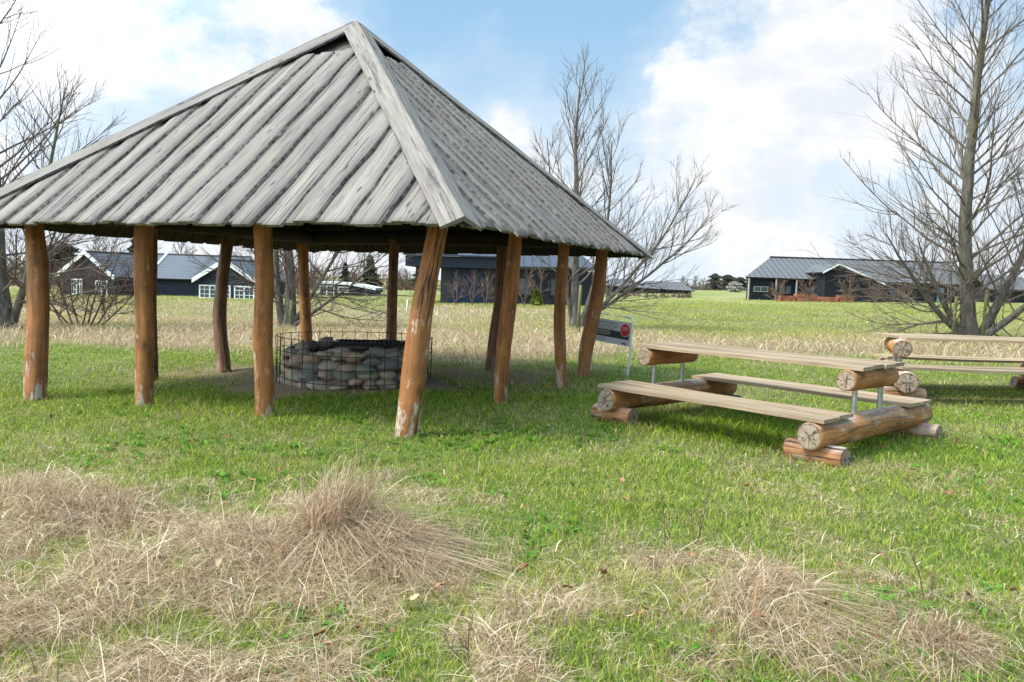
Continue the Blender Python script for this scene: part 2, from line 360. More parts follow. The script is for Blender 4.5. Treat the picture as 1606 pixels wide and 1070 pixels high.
# ------------------------------------------------------------------ ground
def spaced(a, b, n, fine, p):
    t = np.linspace(-1, 1, n); s = np.sign(t)*np.abs(t)**p; lo, hi = a-fine, b-fine
    return fine+np.where(s < 0, -lo*s, hi*s)
xs = np.unique(np.concatenate([np.linspace(-6, 6, 200), spaced(-1500, 1500, 140, 0, 4.)])); ys = np.unique(np.concatenate([np.linspace(-4, 2, 12), np.linspace(2, 9, 150), np.linspace(9, 22, 110)[1:], np.linspace(22, 70, 90)[1:], np.linspace(70, 1800, 40)[1:], [-60, -15]]))
gx, gy = np.meshgrid(xs, ys); V = np.stack([gx, gy, G(gx, gy)], -1).reshape(-1, 3)
ii = (np.arange(len(ys)-1)[:, None]*len(xs)+np.arange(len(xs)-1)[None]).ravel()
quads = np.stack([ii, ii+1, ii+1+len(xs), ii+len(xs)], 1)
sm = straw_mask(V[:, 0], V[:, 1]); dm = dirt_mask(V[:, 0], V[:, 1])
ground = raw_mesh('ground', V, [quads], MT['ground'], np.stack([sm, dm, sm*0], 1), True); tag(ground, kind='structure')

# ------------------------------------------------------------------ roofed shelter
SC = np.array([-2.4649, 12.075]); TH = 1.1758; EE, HE, HA, SS = 3.6377, 2.088, 5.258, 3.0
shelter = empty('shelter', (SC[0], SC[1], 0), TH, 'open timber shelter with a grey pyramid board roof on crooked brown posts', 'shelter')
Rt = np.array([[math.cos(TH), -math.sin(TH)], [math.sin(TH), math.cos(TH)]])
def to_local(P): q = Rt.T@(np.asarray(P[:2])-SC); return np.array([q[0], q[1], P[2]])
RISE = HA-HE; LS = math.hypot(EE, RISE); cosS, sinS = EE/LS, RISE/LS
def face_frame(k):   # outward dir for face k: 0 front-left(-x), 1 right(-y), 2 back-right(+x), 3 back-left(+y)
    out = [np.array([-1., 0, 0]), np.array([0, -1., 0]), np.array([1., 0, 0]), np.array([0, 1., 0])][k]
    ux = np.cross(np.array([0, 0, 1.]), out)         # along the eave
    up = -out*cosS+np.array([0, 0, sinS]); nrm = out*sinS+np.array([0, 0, cosS])
    return lambda u, v, h: out*EE+np.array([0, 0, HE])+ux*u+up*v+nrm*h
rr = random.Random(5)
CUT = .835*LS
def vlim(u, inset=.05): return min(CUT, LS*(1-abs(u)/EE)-inset)
for k in range(4):
    P = face_frame(k); mb = MB(); NB = 19; pitch = 2*EE/NB
    edges = []
    def board(uc, hw, v0, top, th, wany, seed, tilt=0.):
        r = random.Random(seed); off = r.random()*50; dr = r.uniform(-.02, .02)
        uL, uR = uc-hw, uc+hw; vL, vR = vlim(max(-EE+.02, uL)), vlim(min(EE-.02, uR))
        if max(vL, vR) < v0+.12: return
        cutj = r.uniform(-.05, .05); vL += cutj; vR += cutj
        n = max(3, int(max(vL, vR)/.11)); ph = [r.random()*100 for _ in range(4)]
        rows = []
        for i in range(n+1):
            t = i/n; a = v0+(max(vL, v0+.02)-v0)*t; b = v0+(max(vR, v0+.02)-v0)*t
            w1 = wany*(float(fbm(np.array(a*1.3+ph[0]), np.array(ph[0]), 1., 4, 1))-.5)*2.2+dr*(t-.5); w2 = wany*(float(fbm(np.array(b*1.3+ph[1]), np.array(ph[1]), 1., 4, 2))-.5)*2.2+dr*(t-.5)
            b1 = .005+wany*1.0*max(0, float(fbm(np.array(a*2+ph[2]), np.array(3.), 1., 3, 4))-.36); b2 = .005+wany*1.3*max(0, float(fbm(np.array(b*2+ph[3]), np.array(5.), 1., 3, 5))-.30)
            wv = .012*(float(vn(np.array(t*5+ph[0]), np.array(1.)))-.5)
            rows.append([(uL+w1, a, top+wv+tilt), (uR+w2, b, top+wv-tilt), (uL+w1-b1, a, top-th), (uR+w2+b2, b, top-th)])
        base = len(mb.v)
        for q in rows: mb.v += [tuple(P(*p)) for p in q]
        for i in range(n):
            o = base+i*4; R0, R1 = rows[i], rows[i+1]
            U = lambda p: (p[0]+off, p[1]+off*3)
            mb.face((o, o+1, o+5, o+4), [U(R0[0]), U(R0[1]), U(R1[1]), U(R1[0])], 0, True)
            mb.face((o, o+4, o+6, o+2), [U(R0[0]), U(R1[0]), U(R1[2]), U(R0[2])], 1)
            mb.face((o+1, o+3, o+7, o+5), [U(R0[1]), U(R0[3]), U(R1[3]), U(R1[1])], 1)
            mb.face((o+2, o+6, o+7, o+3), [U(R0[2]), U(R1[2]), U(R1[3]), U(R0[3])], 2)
        mb.face((base, base+2, base+3, base+1), [(off, 0), (off, .03), (off+.2, .03), (off+.2, 0)], 3)
        o = base+n*4; mb.face((o, o+1, o+3, o+2), [(off, 0), (off+.2, 0), (off+.2, .03), (off, .03)], 0)
    for i in range(NB):
        uc = -EE+(i+.5)*pitch+rr.uniform(-.025, .025)
        board(uc, rr.uniform(.112, .138), -.03+rr.uniform(-.035, .035), .056+rr.uniform(-.004, .007), .030, .042, 100*k+i, rr.uniform(-.004, .004))
    for i in range(NB+1):
        uc = -EE+i*pitch+rr.uniform(-.02, .02)
        uc = max(-EE+.14, min(EE-.14, uc))
        board(uc, rr.uniform(.13, .145), .0+rr.uniform(-.02, .02), .026+rr.uniform(-.003, .003), .026, .012, 500+100*k+i)
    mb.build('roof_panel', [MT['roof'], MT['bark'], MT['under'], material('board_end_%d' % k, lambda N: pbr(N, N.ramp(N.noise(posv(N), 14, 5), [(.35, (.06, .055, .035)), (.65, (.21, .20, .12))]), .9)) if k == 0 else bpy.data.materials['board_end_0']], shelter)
    # inner sheet under the open top, set back below the boards
    mb = MB(); hw = EE*(1-(CUT-.25)/LS)
    A_, B_, C_ = P(-hw, CUT-.25, -.05), P(hw, CUT-.25, -.05), P(0, LS-.02, -.05); mb.poly([A_, B_, C_], [(-hw, 0), (hw, 0), (0, 1)], 0); mb.poly([P(-hw, CUT-.25, -.08), P(0, LS-.02, -.08), P(hw, CUT-.25, -.08)], None, 0)
    mb.build('apex_panel', plain('olive_ply_%d' % k, (.10, .093, .07), .9, .35, 7) if k == 0 else bpy.data.materials['olive_ply_0'], shelter)
    # hip boards: one lies on this face at each of its two hips
    for sg in (-1, 1):
        mb = MB(); n = 30; hd = np.array([sg*-EE, LS]); hd = hd/np.linalg.norm(hd); pn = np.array([-sg*hd[1], sg*-hd[0]*-1]); pn = np.array([-sg*LS, -EE])/math.hypot(LS, EE)
        HL = math.hypot(EE, LS); rows = []; wv = rr.random()*50; W = .185
        for i in range(n+1):
            t = -.006+i/n*1.008; c0 = np.array([sg*EE, 0])+hd*HL*t
            w = W*(1-.0*t)+.018*(float(fbm(np.array(t*9+wv), np.array(2.), 1., 3, 3))-.5)
            a = c0+pn*-.056; a2_ = c0+pn*-.032; b = c0+pn*w
            hj = .004*math.sin(t*23+wv)
            rows.append([(*a, .108+hj), (*b, .094+hj), (*b, .064+hj), (*a2_, .06+hj)])
        base = len(mb.v)
        for q in rows: mb.v += [tuple(P(*p)) for p in q]
        off = rr.random()*40
        for i in range(n):
            o = base+i*4; y0, y1 = i/n*HL, (i+1)/n*HL
            flip = lambda q: q if sg < 0 else q[::-1]
            for (a, b, m, w0, w1) in ((0, 1, 0, 0, W), (1, 2, 1, 0, .03), (2, 3, 2, 0, W), (3, 0, 0, 0, .04)):
                mb.face((o+a, o+b, o+4+b, o+4+a), [(off+w0, y0+off), (off+w1, y0+off), (off+w1, y1+off), (off+w0, y1+off)], m)
        mb.face((base, base+3, base+2, base+1), [(0, 0), (0, .03), (.2, .03), (.2, 0)], 0); o = base+4*n; mb.face((o, o+1, o+2, o+3), [(0, 0), (.2, 0), (.2, .03), (0, .03)], 0)
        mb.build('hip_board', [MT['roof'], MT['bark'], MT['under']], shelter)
    # rafters and battens on the underside
    for u in (-2.0, -.7, .7, 2.0):
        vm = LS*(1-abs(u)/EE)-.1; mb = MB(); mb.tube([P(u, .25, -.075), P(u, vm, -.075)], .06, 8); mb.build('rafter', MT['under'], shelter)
    for v in (.45, 1.9, 3.3):
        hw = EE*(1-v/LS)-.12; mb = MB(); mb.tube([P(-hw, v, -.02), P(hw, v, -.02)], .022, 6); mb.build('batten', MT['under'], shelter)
    mb = MB(); mb.poly([P(-EE+.06, .03, -.005), P(EE-.06, .03, -.005), P(EE-.12, .03, -.035), P(-EE+.12, .03, -.035)], None, 0); mb.box(P(0, .05, -.03), (.03, .03, .03), m=0)
for a, b in (((-1, -1), (1, -1)), ((1, -1), (1, 1)), ((1, 1), (-1, 1)), ((-1, 1), (-1, -1))):
    a, b = np.array([*a, 0])*SS, np.array([*b, 0])*SS; d = (b-a)/np.linalg.norm(b-a); mb = MB()
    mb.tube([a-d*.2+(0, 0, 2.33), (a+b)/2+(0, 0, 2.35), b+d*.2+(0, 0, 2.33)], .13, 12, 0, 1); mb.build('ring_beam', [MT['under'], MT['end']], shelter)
ringc = {'A': (-SS, -SS), 'C': (SS, -SS), 'D': (SS, SS), 'B': (-SS, SS)}
def ringp(a, b, t): p = np.array(ringc[a])*(1-t)+np.array(ringc[b])*t; return SC+Rt@p
POSTS = [   # ring position, (px, py, width px) from top to foot
 (ringp('A', 'B', 0), [(684, 370, 33), (672, 430, 34), (661, 487, 36), (650, 582, 40), (637, 685, 36)], 'post_front'),
 (ringp('A', 'B', 1/3), [(412, 366, 28), (415, 439, 29), (413, 497, 30), (412, 547, 31), (415, 598, 31), (415, 652, 31)], 'post'),
 (ringp('A', 'B', 2/3), [(226, 362, 29), (224, 435, 28), (227, 499, 27), (227, 562, 28), (226, 638, 27)], 'post'),
 (ringp('A', 'B', 1), [(54, 358, 28), (59, 419, 31), (60, 499, 31), (57, 562, 34), (55, 626, 34)], 'post'),
 (ringp('A', 'C', 1/3), [(807, 386, 22), (802, 444, 25), (792, 528, 25), (786, 584, 24), (785, 633, 23)], 'post'),
 (ringp('A', 'C', 2/3), [(884, 394, 18), (880, 444, 19), (877, 500, 19), (879, 556, 19), (880, 608, 19)], 'post'),
 (ringp('A', 'C', 1), [(944, 402, 19), (939, 450, 22), (930, 500, 22), (918, 551, 23), (915, 590, 21)], 'post'),
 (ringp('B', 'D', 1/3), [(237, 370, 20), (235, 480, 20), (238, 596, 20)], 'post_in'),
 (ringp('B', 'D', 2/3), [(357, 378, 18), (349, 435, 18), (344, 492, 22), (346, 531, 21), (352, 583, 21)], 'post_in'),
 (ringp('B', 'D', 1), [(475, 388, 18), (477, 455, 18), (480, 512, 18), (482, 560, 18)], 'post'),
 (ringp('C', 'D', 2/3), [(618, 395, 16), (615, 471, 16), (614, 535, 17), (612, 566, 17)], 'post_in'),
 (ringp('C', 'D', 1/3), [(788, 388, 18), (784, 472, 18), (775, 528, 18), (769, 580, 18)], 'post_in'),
]
pr_ = random.Random(9)
for q, pts, mt in POSTS:
    n = len(pts); base = on_ground(pts[-1][0], pts[-1][1]); Yt = q[1]; y0 = pts[0][1]; y1 = pts[-1][1]
    P3 = []
    for px, py, w in pts:
        t = (py-y0)/(y1-y0); Y = Yt*(1-t)+base[1]*t; P3.append((at(px, py, Y), w/2*Y/F))
    top = P3[0][0]; up = top+(top-P3[1][0])*(2.36-top[2])/(top[2]-P3[1][0][2]); P3 = [(up, P3[0][1])]+P3
    foot = P3[-1][0]+(P3[-1][0]-P3[-2][0])*.12; P3.append((foot, P3[-1][1]))
    path = np.array([p for p, _ in P3]); rad = np.array([r for _, r in P3])
    L = np.concatenate([[0], np.cumsum(np.linalg.norm(np.diff(path, axis=0), axis=1))]); tt = np.linspace(0, L[-1], 34)
    # smooth interpolation (Catmull like) then knobbly noise
    pi = np.stack([np.interp(tt, L, path[:, i]) for i in range(3)], 1); ri = np.interp(tt, L, rad)
    ker = np.array([1, 2, 3, 2, 1])/9.; pad = lambda a: np.concatenate([a[:1], a[:1], a, a[-1:], a[-1:]])
    pi = np.stack([np.convolve(pad(pi[:, i]), ker, 'valid') for i in range(3)], 1)
    sd = pr_.random()*90; ri = ri*(.97+.12*(fbm(tt*2.2+sd, tt*0+sd, 1., 3, 2)-.45))
    loc = np.array([to_local(p) for p in pi]); mb = MB()
    mod = lambda i, th: 1+.16*(fbm(i[:, None]*.22+sd+0*th[None], np.cos(th)[None]*1.1+np.sin(th)[None]*.8+sd+0*i[:, None], 1., 3, 4)-.5)
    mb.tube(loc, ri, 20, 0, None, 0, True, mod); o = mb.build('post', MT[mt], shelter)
    if q is POSTS[0][0]: tag(o, 'thick leaning front corner post with a long crack and white flakes')

# ------------------------------------------------------------------ fire pit
pz = float(G(PIT[0], PIT[1]))-.03
pit = empty('fire_pit', (PIT[0], PIT[1], pz), 0, 'round waist-low fire pit of stacked field stones under the shelter', 'fire pit')
def stone_mesh(seed, s):
    import bmesh
    bm = bmesh.new(); bmesh.ops.create_icosphere(bm, subdivisions=3, radius=1); r = np.random.default_rng(seed)
    pl = [(r.normal(size=3), r.uniform(.62, .9)) for _ in range(7)]
    for v in bm.verts:
        p = np.array(v.co)
        for nrm, d in pl:
            nn = nrm/np.linalg.norm(nrm); e = p@nn-d
            if e > 0: p = p-nn*e*.75
        q = p*1.9+seed*3.1
        p = p*(1+.10*(float(fbm(np.array(q[0]+q[2]), np.array(q[1]-q[2]*.7), 1., 3, 1))-.5)*2)
        v.co = Vector(p*np.array(s))
    for f in bm.faces: f.smooth = True
    me = bpy.data.meshes.new('stone'); bm.to_mesh(me); bm.free(); me.materials.append(MT['stone']); return me
sr = random.Random(21); protos = [stone_mesh(i, (1, 1, 1)) for i in range(14)]
def put_stone(x, y, z, sx, sy, sz, rz, tilt=0):
    o = bpy.data.objects.new('stone', sr.choice(protos)); col.objects.link(o); o.parent = pit
    o.location = (x, y, z); o.scale = (sx, sy, sz); o.rotation_euler = (tilt, sr.uniform(-.25, .25), rz)
nst = 0
for lay in range(4):
    a = sr.random()*6
    end = a+2*PI; z = .075+lay*.128
    while a < end-.08:
        w = sr.uniform(.17, .37); w = min(w, (end-a)*1.02); da = w/1.0
        am = a+da/2; R_ = 1.0-.02*lay+sr.uniform(-.03, .03); hgt = sr.uniform(.065, .105)*(1+.16*(w-.27)/.1)
        put_stone(R_*math.cos(am), R_*math.sin(am), z+sr.uniform(-.045, .045), .13+.04*sr.random(), w*.60, hgt, am, sr.uniform(-.22, .22)); nst += 1; a += da*.97
for i in range(26):
    am = sr.random()*6.28; R_ = sr.uniform(.74, .98); k = sr.uniform(.7, 1.25); put_stone(R_*math.cos(am), R_*math.sin(am), .50+sr.uniform(-.03, .05), .11*k, .15*k, .075*k, am, sr.uniform(-.3, .3))
mb = MB(); ring = [(r_*math.cos(t), r_*math.sin(t), z_) for r_, z_ in ((.93, .06), (.93, .43), (.6, .45)) for t in np.linspace(0, 2*PI, 33)[:-1]]
b = len(mb.v); mb.v += ring
for q in range(2):
    for j in range(32): mb.face((b+q*32+j, b+q*32+(j+1) % 32, b+(q+1)*32+(j+1) % 32, b+(q+1)*32+j))
mb.face([b+64+j for j in range(32)]); mb.build('ash_bed', MT['ash'], pit)
mb = MB(); ring = [(r_*math.cos(t), r_*math.sin(t), z_) for r_, z_ in ((.985, -.05), (.965, .2), (.93, .42)) for t in np.linspace(0, 2*PI, 33)[:-1]]; mb.v += ring
for q in range(2):
    for j in range(32): mb.face((q*32+j, q*32+(j+1) % 32, (q+1)*32+(j+1) % 32, (q+1)*32+j))
mb.build('rubble_core', plain('sandy_rubble', (.20, .155, .115), .95, .45, 22), pit)
# flat iron cooking grate lying across the stones
gr = empty('fire_grate', (PIT[0]+.2, PIT[1]+.12, pz+.60), .12, 'black iron cooking grate lying across the fire pit stones', 'grate')
mb = MB()
for s in (-1, 1): mb.box((s*.48, 0, 0), (.035, .62, .05)); mb.box((0, s*.31, 0), (.92, .035, .05))
mb.build('grate_frame', MT['iron'], gr)
mb = MB()
for i in range(13): mb.tube([(-.42+i*.07, -.30, .0), (-.42+i*.07, .30, .0)], .009, 6)
mb.build('grate_bars', MT['iron'], gr)
mb = MB(); mb.tube([(.5, 0, 0), (.78, .02, .02)], .016, 8, 0, 0); mb.build('handle', MT['iron'], gr)
# wire mesh cage
cg = MB(); RW = 1.16
for zi in range(4):
    z = .11+.197*zi; th = np.linspace(0, 2*PI, 65); wob = .012*np.sin(th*3+zi)
    cg.tube(np.stack([(RW+wob)*np.cos(th), (RW+wob)*np.sin(th), z+.012*np.sin(th*2+1)], 1), .0055, 6)
for i in range(36):
    t = 2*PI*i/36+.03; lean = .02*math.sin(i*2.3); x, y = RW*math.cos(t), RW*math.sin(t)
    cg.tube([(x, y, -.03), (x*(1+lean*.5), y*(1+lean*.5), .35), (x*(1+lean), y*(1+lean), .712)], .0055, 6)
o = cg.build('wire_mesh_ring', MT['wire']); o.location = (PIT[0], PIT[1], pz+.0)
tag(o, 'rusty dark wire mesh ring standing around the stone fire pit', 'wire mesh')

# ------------------------------------------------------------------ picnic tables
def log(mb_name, a, b, r, parent, m, seed, sides=18, ends=(1, 1)):
    a, b = np.array(a, float), np.array(b, float); n = 14; t = np.linspace(0, 1, n); path = a+(b-a)*t[:, None]
    rad = r*(1+.10*(fbm(t*3+seed, t*0+seed, 1., 3, 3)-.5)); rad[0] *= .93; rad[-1] *= .93
    path = np.concatenate([path[:1], path[:1]+(b-a)*.012, path[1:-1], path[-1:]-(b-a)*.012, path[-1:]]); rad = np.concatenate([rad[:1]*.97, rad[:1]*1.05, rad[1:-1], rad[-1:]*1.05, rad[-1:]*.97])
    path[:, 2] += .012*(fbm(np.linspace(0, 4, len(path))+seed, np.zeros(len(path)), 1., 2, 5)-.5)
    mod = lambda i, th: 1+.09*(fbm(i[:, None]*.15+seed+0*th[None], np.cos(th)[None]+np.sin(th)[None]*.7+seed+0*i[:, None], 1., 2, 2)-.5)
    mb = MB(); mb.tube(path, rad, sides, 0, 1, seed, True, mod); return mb.build(mb_name, [MT[m], MT['end']], parent)
def plank(name, x0, x1, y0, y1, z, th, parent, seed):
    r = random.Random(seed); mb = MB(); n = 20; rows = []; ph = r.random()*60; off = r.random()*40; sk0, sk1 = r.uniform(-.01, .01), r.uniform(-.01, .01)
    for i in range(n+1):
        t = i/n; x = x0+(x1-x0)*t; s = (-.004)*math.sin(PI*t)+.004*math.sin(t*7+ph)
        w0 = .01*(float(fbm(np.array(t*8+ph), np.array(1.), 1., 3, 1))-.5); w1 = .01*(float(fbm(np.array(t*8+ph), np.array(9.), 1., 3, 2))-.5)
        rows.append([(x, y0+w0, z+s), (x, y1+w1, z+s), (x, y1+w1, z+s-th), (x, y0+w0, z+s-th)])
    b = len(mb.v)
    for q in rows: mb.v += q
    for i in range(n):
        for j in range(4):
            a0, a1 = rows[i][j], rows[i][(j+1) % 4]; c1, c0 = rows[i+1][(j+1) % 4], rows[i+1][j]; o = b+i*4
            U = lambda p: (p[1]+p[2]+off, p[0]+off)
            mb.face((o+j, o+4+j, o+4+(j+1) % 4, o+(j+1) % 4), [U(a0), U(c0), U(c1), U(a1)], 0)
    mb.face((b, b+1, b+2, b+3), [(off, 0), (off+.2, 0), (off+.2, .03), (off, .03)]); o = b+n*4; mb.face((o, o+3, o+2, o+1), [(off, 0), (off, .03), (off+.2, .03), (off+.2, 0)])
    return mb.build(name, MT['plank'], parent)
def table(loc, rz, label, seed, lr=.135, ur=.105, shear=0., L=1.29, sl=1.16, lw=(-1.24, 1.2), zl=.30, fw=(-.98, .98), bw=((-1.12, -.58), (.6, 1.13)), tw=(-.52, .54), tz=.87, tL=1.29):
    t = empty('picnic_table', loc, rz, label, 'picnic table')
    zt = zl+lr; S = lambda w: shear*w; tb = tz-.036; tm = (tw[0]+tw[1])/2
    for s in (-1, 1):
        xs_ = s*sl
        log('base_log', (xs_+S(lw[0]), lw[0], zl), (xs_+S(lw[1]), lw[1], zl+.01), lr, t, 'log', seed+s)
        log('upper_log', (xs_+S(tw[0]), tw[0]-.01, tb-ur), (xs_+S(tw[1]), tw[1]+.01, tb-ur), ur, t, 'log', seed+5+s)
        for w in fw: log('foot_log', (xs_-.28+S(w), w, zl-lr-.045), (xs_+.27+S(w), w, zl-lr-.045), .105, t, 'foot', seed+9+s+w)
        for w in (tm-.27, tm+.29):
            mb = MB(); mb.tube([(xs_+S(w), w, zt-.06), (xs_+S(w), w, tb-ur*1.5)], .026, 12); mb.build('steel_post', MT['steel'], t)
    for g, (ya, yb) in enumerate(bw):
        nb = 2; w = (yb-ya)/nb
        for i in range(nb): plank('bench_plank', -L+S((ya+yb)/2)-.03*random.random(), L+S((ya+yb)/2)+.03*random.random(), ya+i*w+.008, ya+(i+1)*w-.008, zt+.036+.004*i, .036, t, seed*7+g*3+i)
    for i in range(4): w = (tw[1]-tw[0])/4; plank('table_plank', -tL+S(0)-.03*random.random(), tL+S(0)+.03*random.random(), tw[0]+i*w+.006, tw[0]+(i+1)*w-.006, tz+.003*(i % 2), .036, t, seed*11+i)
    return t
t1 = np.array([2.73, 8.68]); table((t1[0], t1[1], float(G0(t1[0], 0))-.0), -.848, 'nearer log picnic table with bleached planks standing beside the shelter', 3, L=1.345, sl=1.22, lw=(-1.13, 1.33), zl=.25, fw=(-.96, 1.13), bw=((-1.13, -.556), (.665, 1.232)), tw=(-.48, .45), tz=.857, tL=1.36)
t2 = np.array([6.93, 11.8]); table((t2[0], t2[1], float(G0(t2[0], 0))), -.0, 'farther log picnic table in front of the tall bare tree, cut by the frame', 8, .155, .13, .36)

# ------------------------------------------------------------------ sign
def text_mesh(body, size, mat, parent, M, name='lettering', align='LEFT'):
    cu = bpy.data.curves.new('txt', 'FONT'); cu.body = body; cu.size = size; cu.align_x = align; cu.extrude = .001
    o = bpy.data.objects.new('txt', cu); col.objects.link(o); dg = bpy.context.evaluated_depsgraph_get(); me = bpy.data.meshes.new_from_object(o.evaluated_get(dg)); bpy.data.objects.remove(o); bpy.data.curves.remove(cu)
    me.transform(M); me.materials.clear(); me.materials.append(mat); n = bpy.data.objects.new(name, me); col.objects.link(n); n.parent = parent; return n
sR = np.array([2.0, 13.5]); sL = np.array([1.43, 14.2]); dv = sR-sL; sw = np.linalg.norm(dv)
sign = empty('notice_sign', (sL[0], sL[1], .02), math.atan2(dv[1], dv[0]), 'grey notice board with a red disc in a tube frame by the shelter', 'sign')
sign.rotation_euler = (-.02, .055, math.atan2(dv[1], dv[0]))
mb = MB(); R_ = .09; arc = lambda cx, cz, a0, a1: [(cx+R_*math.cos(a), 0, cz+R_*math.sin(a)) for a in np.linspace(a0, a1, 7)]
mb.tube([(0, 0, -.1), (0, 0, .5), *arc(R_, 1.06-R_, PI, PI/2), (sw/2, 0, 1.06), *arc(sw-R_, 1.06-R_, PI/2, 0), (sw, 0, .5), (sw, 0, -.1)], .02, 10); mb.build('frame', MT['galv'], sign)
for x in (0, sw): mb = MB(); mb.box((x-.05, .02, .06), (.09, .07, .2)); mb.build('foot_bracket', MT['steel'], sign)
mb = MB(); mb.box((sw/2, 0, .77), (sw-.05, .012, .41)); panel = mb.build('panel', [MT['signgrey']], sign)
MT['midink'] = plain('sign_grey_ink', (.10, .115, .13), .5, .1)
RX = Matrix.Rotation(PI/2, 4, 'X')
def on_panel(x, z, h=.0085): return Matrix.Translation((x, -h, z)) @ RX
mb = MB(); mb.box((sw/2-.0, -.0085, .735), (sw-.11, .003, .125)); mb.build('dark_block', MT['ink'], panel)
for i, s in enumerate(('Dansk Park Pladserne', 'din grund og & 1 grill', 'Tlf. adresse mod')): text_mesh(s, .056, MT['midink'], panel, on_panel(.07+.02*i, .90-.055*i))
for i in range(3): text_mesh('Pladsen er åben for alle gæster i området' if i % 2 else 'Husk at rydde op og slukke bålet helt', .021, MT['white'], panel, on_panel(.075, .772-.03*i, .0105))
for i in range(3): text_mesh('Kontakt os på tlf. og mail', .022, MT['ink'], panel, on_panel(.07, .645-.025*i))
mb = MB(); mb.box((sw-.15, -.0085, .60), (.11, .003, .024)); mb.build('logo_bar', MT['ink'], panel)
mb = MB(); th = np.linspace(0, 2*PI, 33)[:-1]; cx, cz, rd = sw-.145, .835, .108
for (yy, rdd, m) in ((-.0105, rd+.008, 1), (-.013, rd, 0)):
    mb.poly([(cx+rdd*math.cos(a), yy, cz+rdd*math.sin(a)) for a in th], None, m)
disc = mb.build('red_disc', [MT['red'], MT['white']], panel)
text_mesh('Tag gerne', .030, MT['white'], disc, on_panel(cx, cz+.035, .015), align='CENTER'); text_mesh('med hjem', .034, MT['white'], disc, on_panel(cx, cz+.0, .015), align='CENTER')

# ------------------------------------------------------------------ bare trees
def grow_path(r, start, d, length, n, gnarl, trop, droop=0.):
    p = np.array(start, float); d = np.array(d, float)/np.linalg.norm(d); pts = [p.copy()]; st = length/n
    for i in range(n):
        d = d+r.normal(size=3)*gnarl+np.array([0, 0, trop-droop*(1-i/n)]); d /= np.linalg.norm(d); p = p+d*st; pts.append(p.copy())
    return np.array(pts)
def side_dir(r, tdir, ang, az):
    t = tdir/np.linalg.norm(tdir); ref = np.array([1., 0, 0]) if abs(t[0]) < .8 else np.array([0, 1., 0])
    a = np.cross(t, ref); a /= np.linalg.norm(a); b = np.cross(t, a)
    return t*math.cos(ang)+(a*math.cos(az)+b*math.sin(az))*math.sin(ang)
def bare_tree(name, loc, label, cat, stems, seed, n1=46, spread=4.2, n2=10, n3=5, rmin=.006, mats=('treebark', 'twig'), group=None, low=.06, toplen=.9, ang=(1.25, .55), bias=None, trop1=.035):
    r = np.random.default_rng(seed); t = empty(name, loc, 0, label, cat, group); T, B = Tubes(), Tubes()
    for (off, d, H, R0, frac) in stems:
        n = 18; tp = grow_path(r, off, d, H, n, .035, .03); tr = R0*(1-np.linspace(0, 1, n+1))**.85+.012
        tr[0] *= 1.35; tr[1] *= 1.08; T.add(tp, tr, 12)
        nn = int(n1*frac); az0 = r.random()*6
        for i in range(nn):
            f = low+(.97-low)*((i+r.random()*.7)/nn)**1.15; k = f*n; j = min(int(k), n-1); p = tp[j]+(tp[j+1]-tp[j])*(k-j); td = tp[j+1]-tp[j]
            az = az0+i*2.4+r.normal()*.4; a = ang[0]+(ang[1]-ang[0])*f+r.normal()*.12
            L = (spread*(1-f)**.8+toplen)*r.uniform(.65, 1.1)*(frac**.4 if frac < 1 else 1); dd = side_dir(r, td, a, az)
            if bias is not None: dd = dd+np.array(bias)*(1-f)
            br = min(tr[j]*.45, .004+.0072*L); m = max(6, int(L/.35)); bp = grow_path(r, p, dd, L, m, .06, trop1, .03 if f < .25 else 0.)
            brr = br*(1-np.linspace(0, 1, m+1))**.9+rmin; B.add(bp, brr, 6 if br > .03 else 5)
            for q in range(int(n2*(.5+.6*L/spread))):
                g = .15+.83*r.random(); k2 = g*m; j2 = min(int(k2), m-1); p2 = bp[j2]+(bp[j2+1]-bp[j2])*(k2-j2)
                d2 = side_dir(r, bp[j2+1]-bp[j2], r.uniform(.3, .75), r.random()*6.28); d2[2] += .12
                L2 = (.45+.5*L*(1-g))*r.uniform(.6, 1.25); m2 = 5; b2 = grow_path(r, p2, d2, L2, m2, .09, .05)
                r2 = min(brr[j2]*.6, .002+.0055*L2); B.add(b2, r2*(1-np.linspace(0, 1, m2+1))+rmin*.7, 4)
                for q3 in range(int(r.integers(max(1, n3-2), n3+2))):
                    g3 = .2+.75*r.random(); k3 = g3*m2; j3 = min(int(k3), m2-1); p3 = b2[j3]+(b2[j3+1]-b2[j3])*(k3-j3)
                    d3 = side_dir(r, b2[j3+1]-b2[j3], r.uniform(.3, .7), r.random()*6.28); d3[2] += .1
                    L3 = .15+.6*L2*r.random(); b3 = grow_path(r, p3, d3, L3, 3, .1, .04); B.add(b3, rmin*np.array([.8, .7, .6, .35]), 3)
    T.build('trunk', MT[mats[0]], t); B.build('branches', MT[mats[1]], t); return t
def gl(px, py): p = on_ground(px, py); return (p[0], p[1], float(G(p[0], p[1]))-.05)
bare_tree('bare_tree', gl(1521, 532), 'tall bare tree with a thick forked trunk behind the farther picnic table', 'tree',
          [((0, 0, 0), (-.15, 0, 1), 13.0, .215, 1), ((.35, .05, .1), (.62, .1, 1), 6.5, .14, .4), ((-.22, 0, .1), (-.5, -.1, 1), 3.6, .10, .25), ((.2, -.1, 0), (.95, -.1, .8), 4.5, .12, .3), ((-.1, -.1, .0), (-1.0, -.2, .75), 4.6, .10, .3)], 4, 70, 5.0, 12, 5, .0042, low=.10)
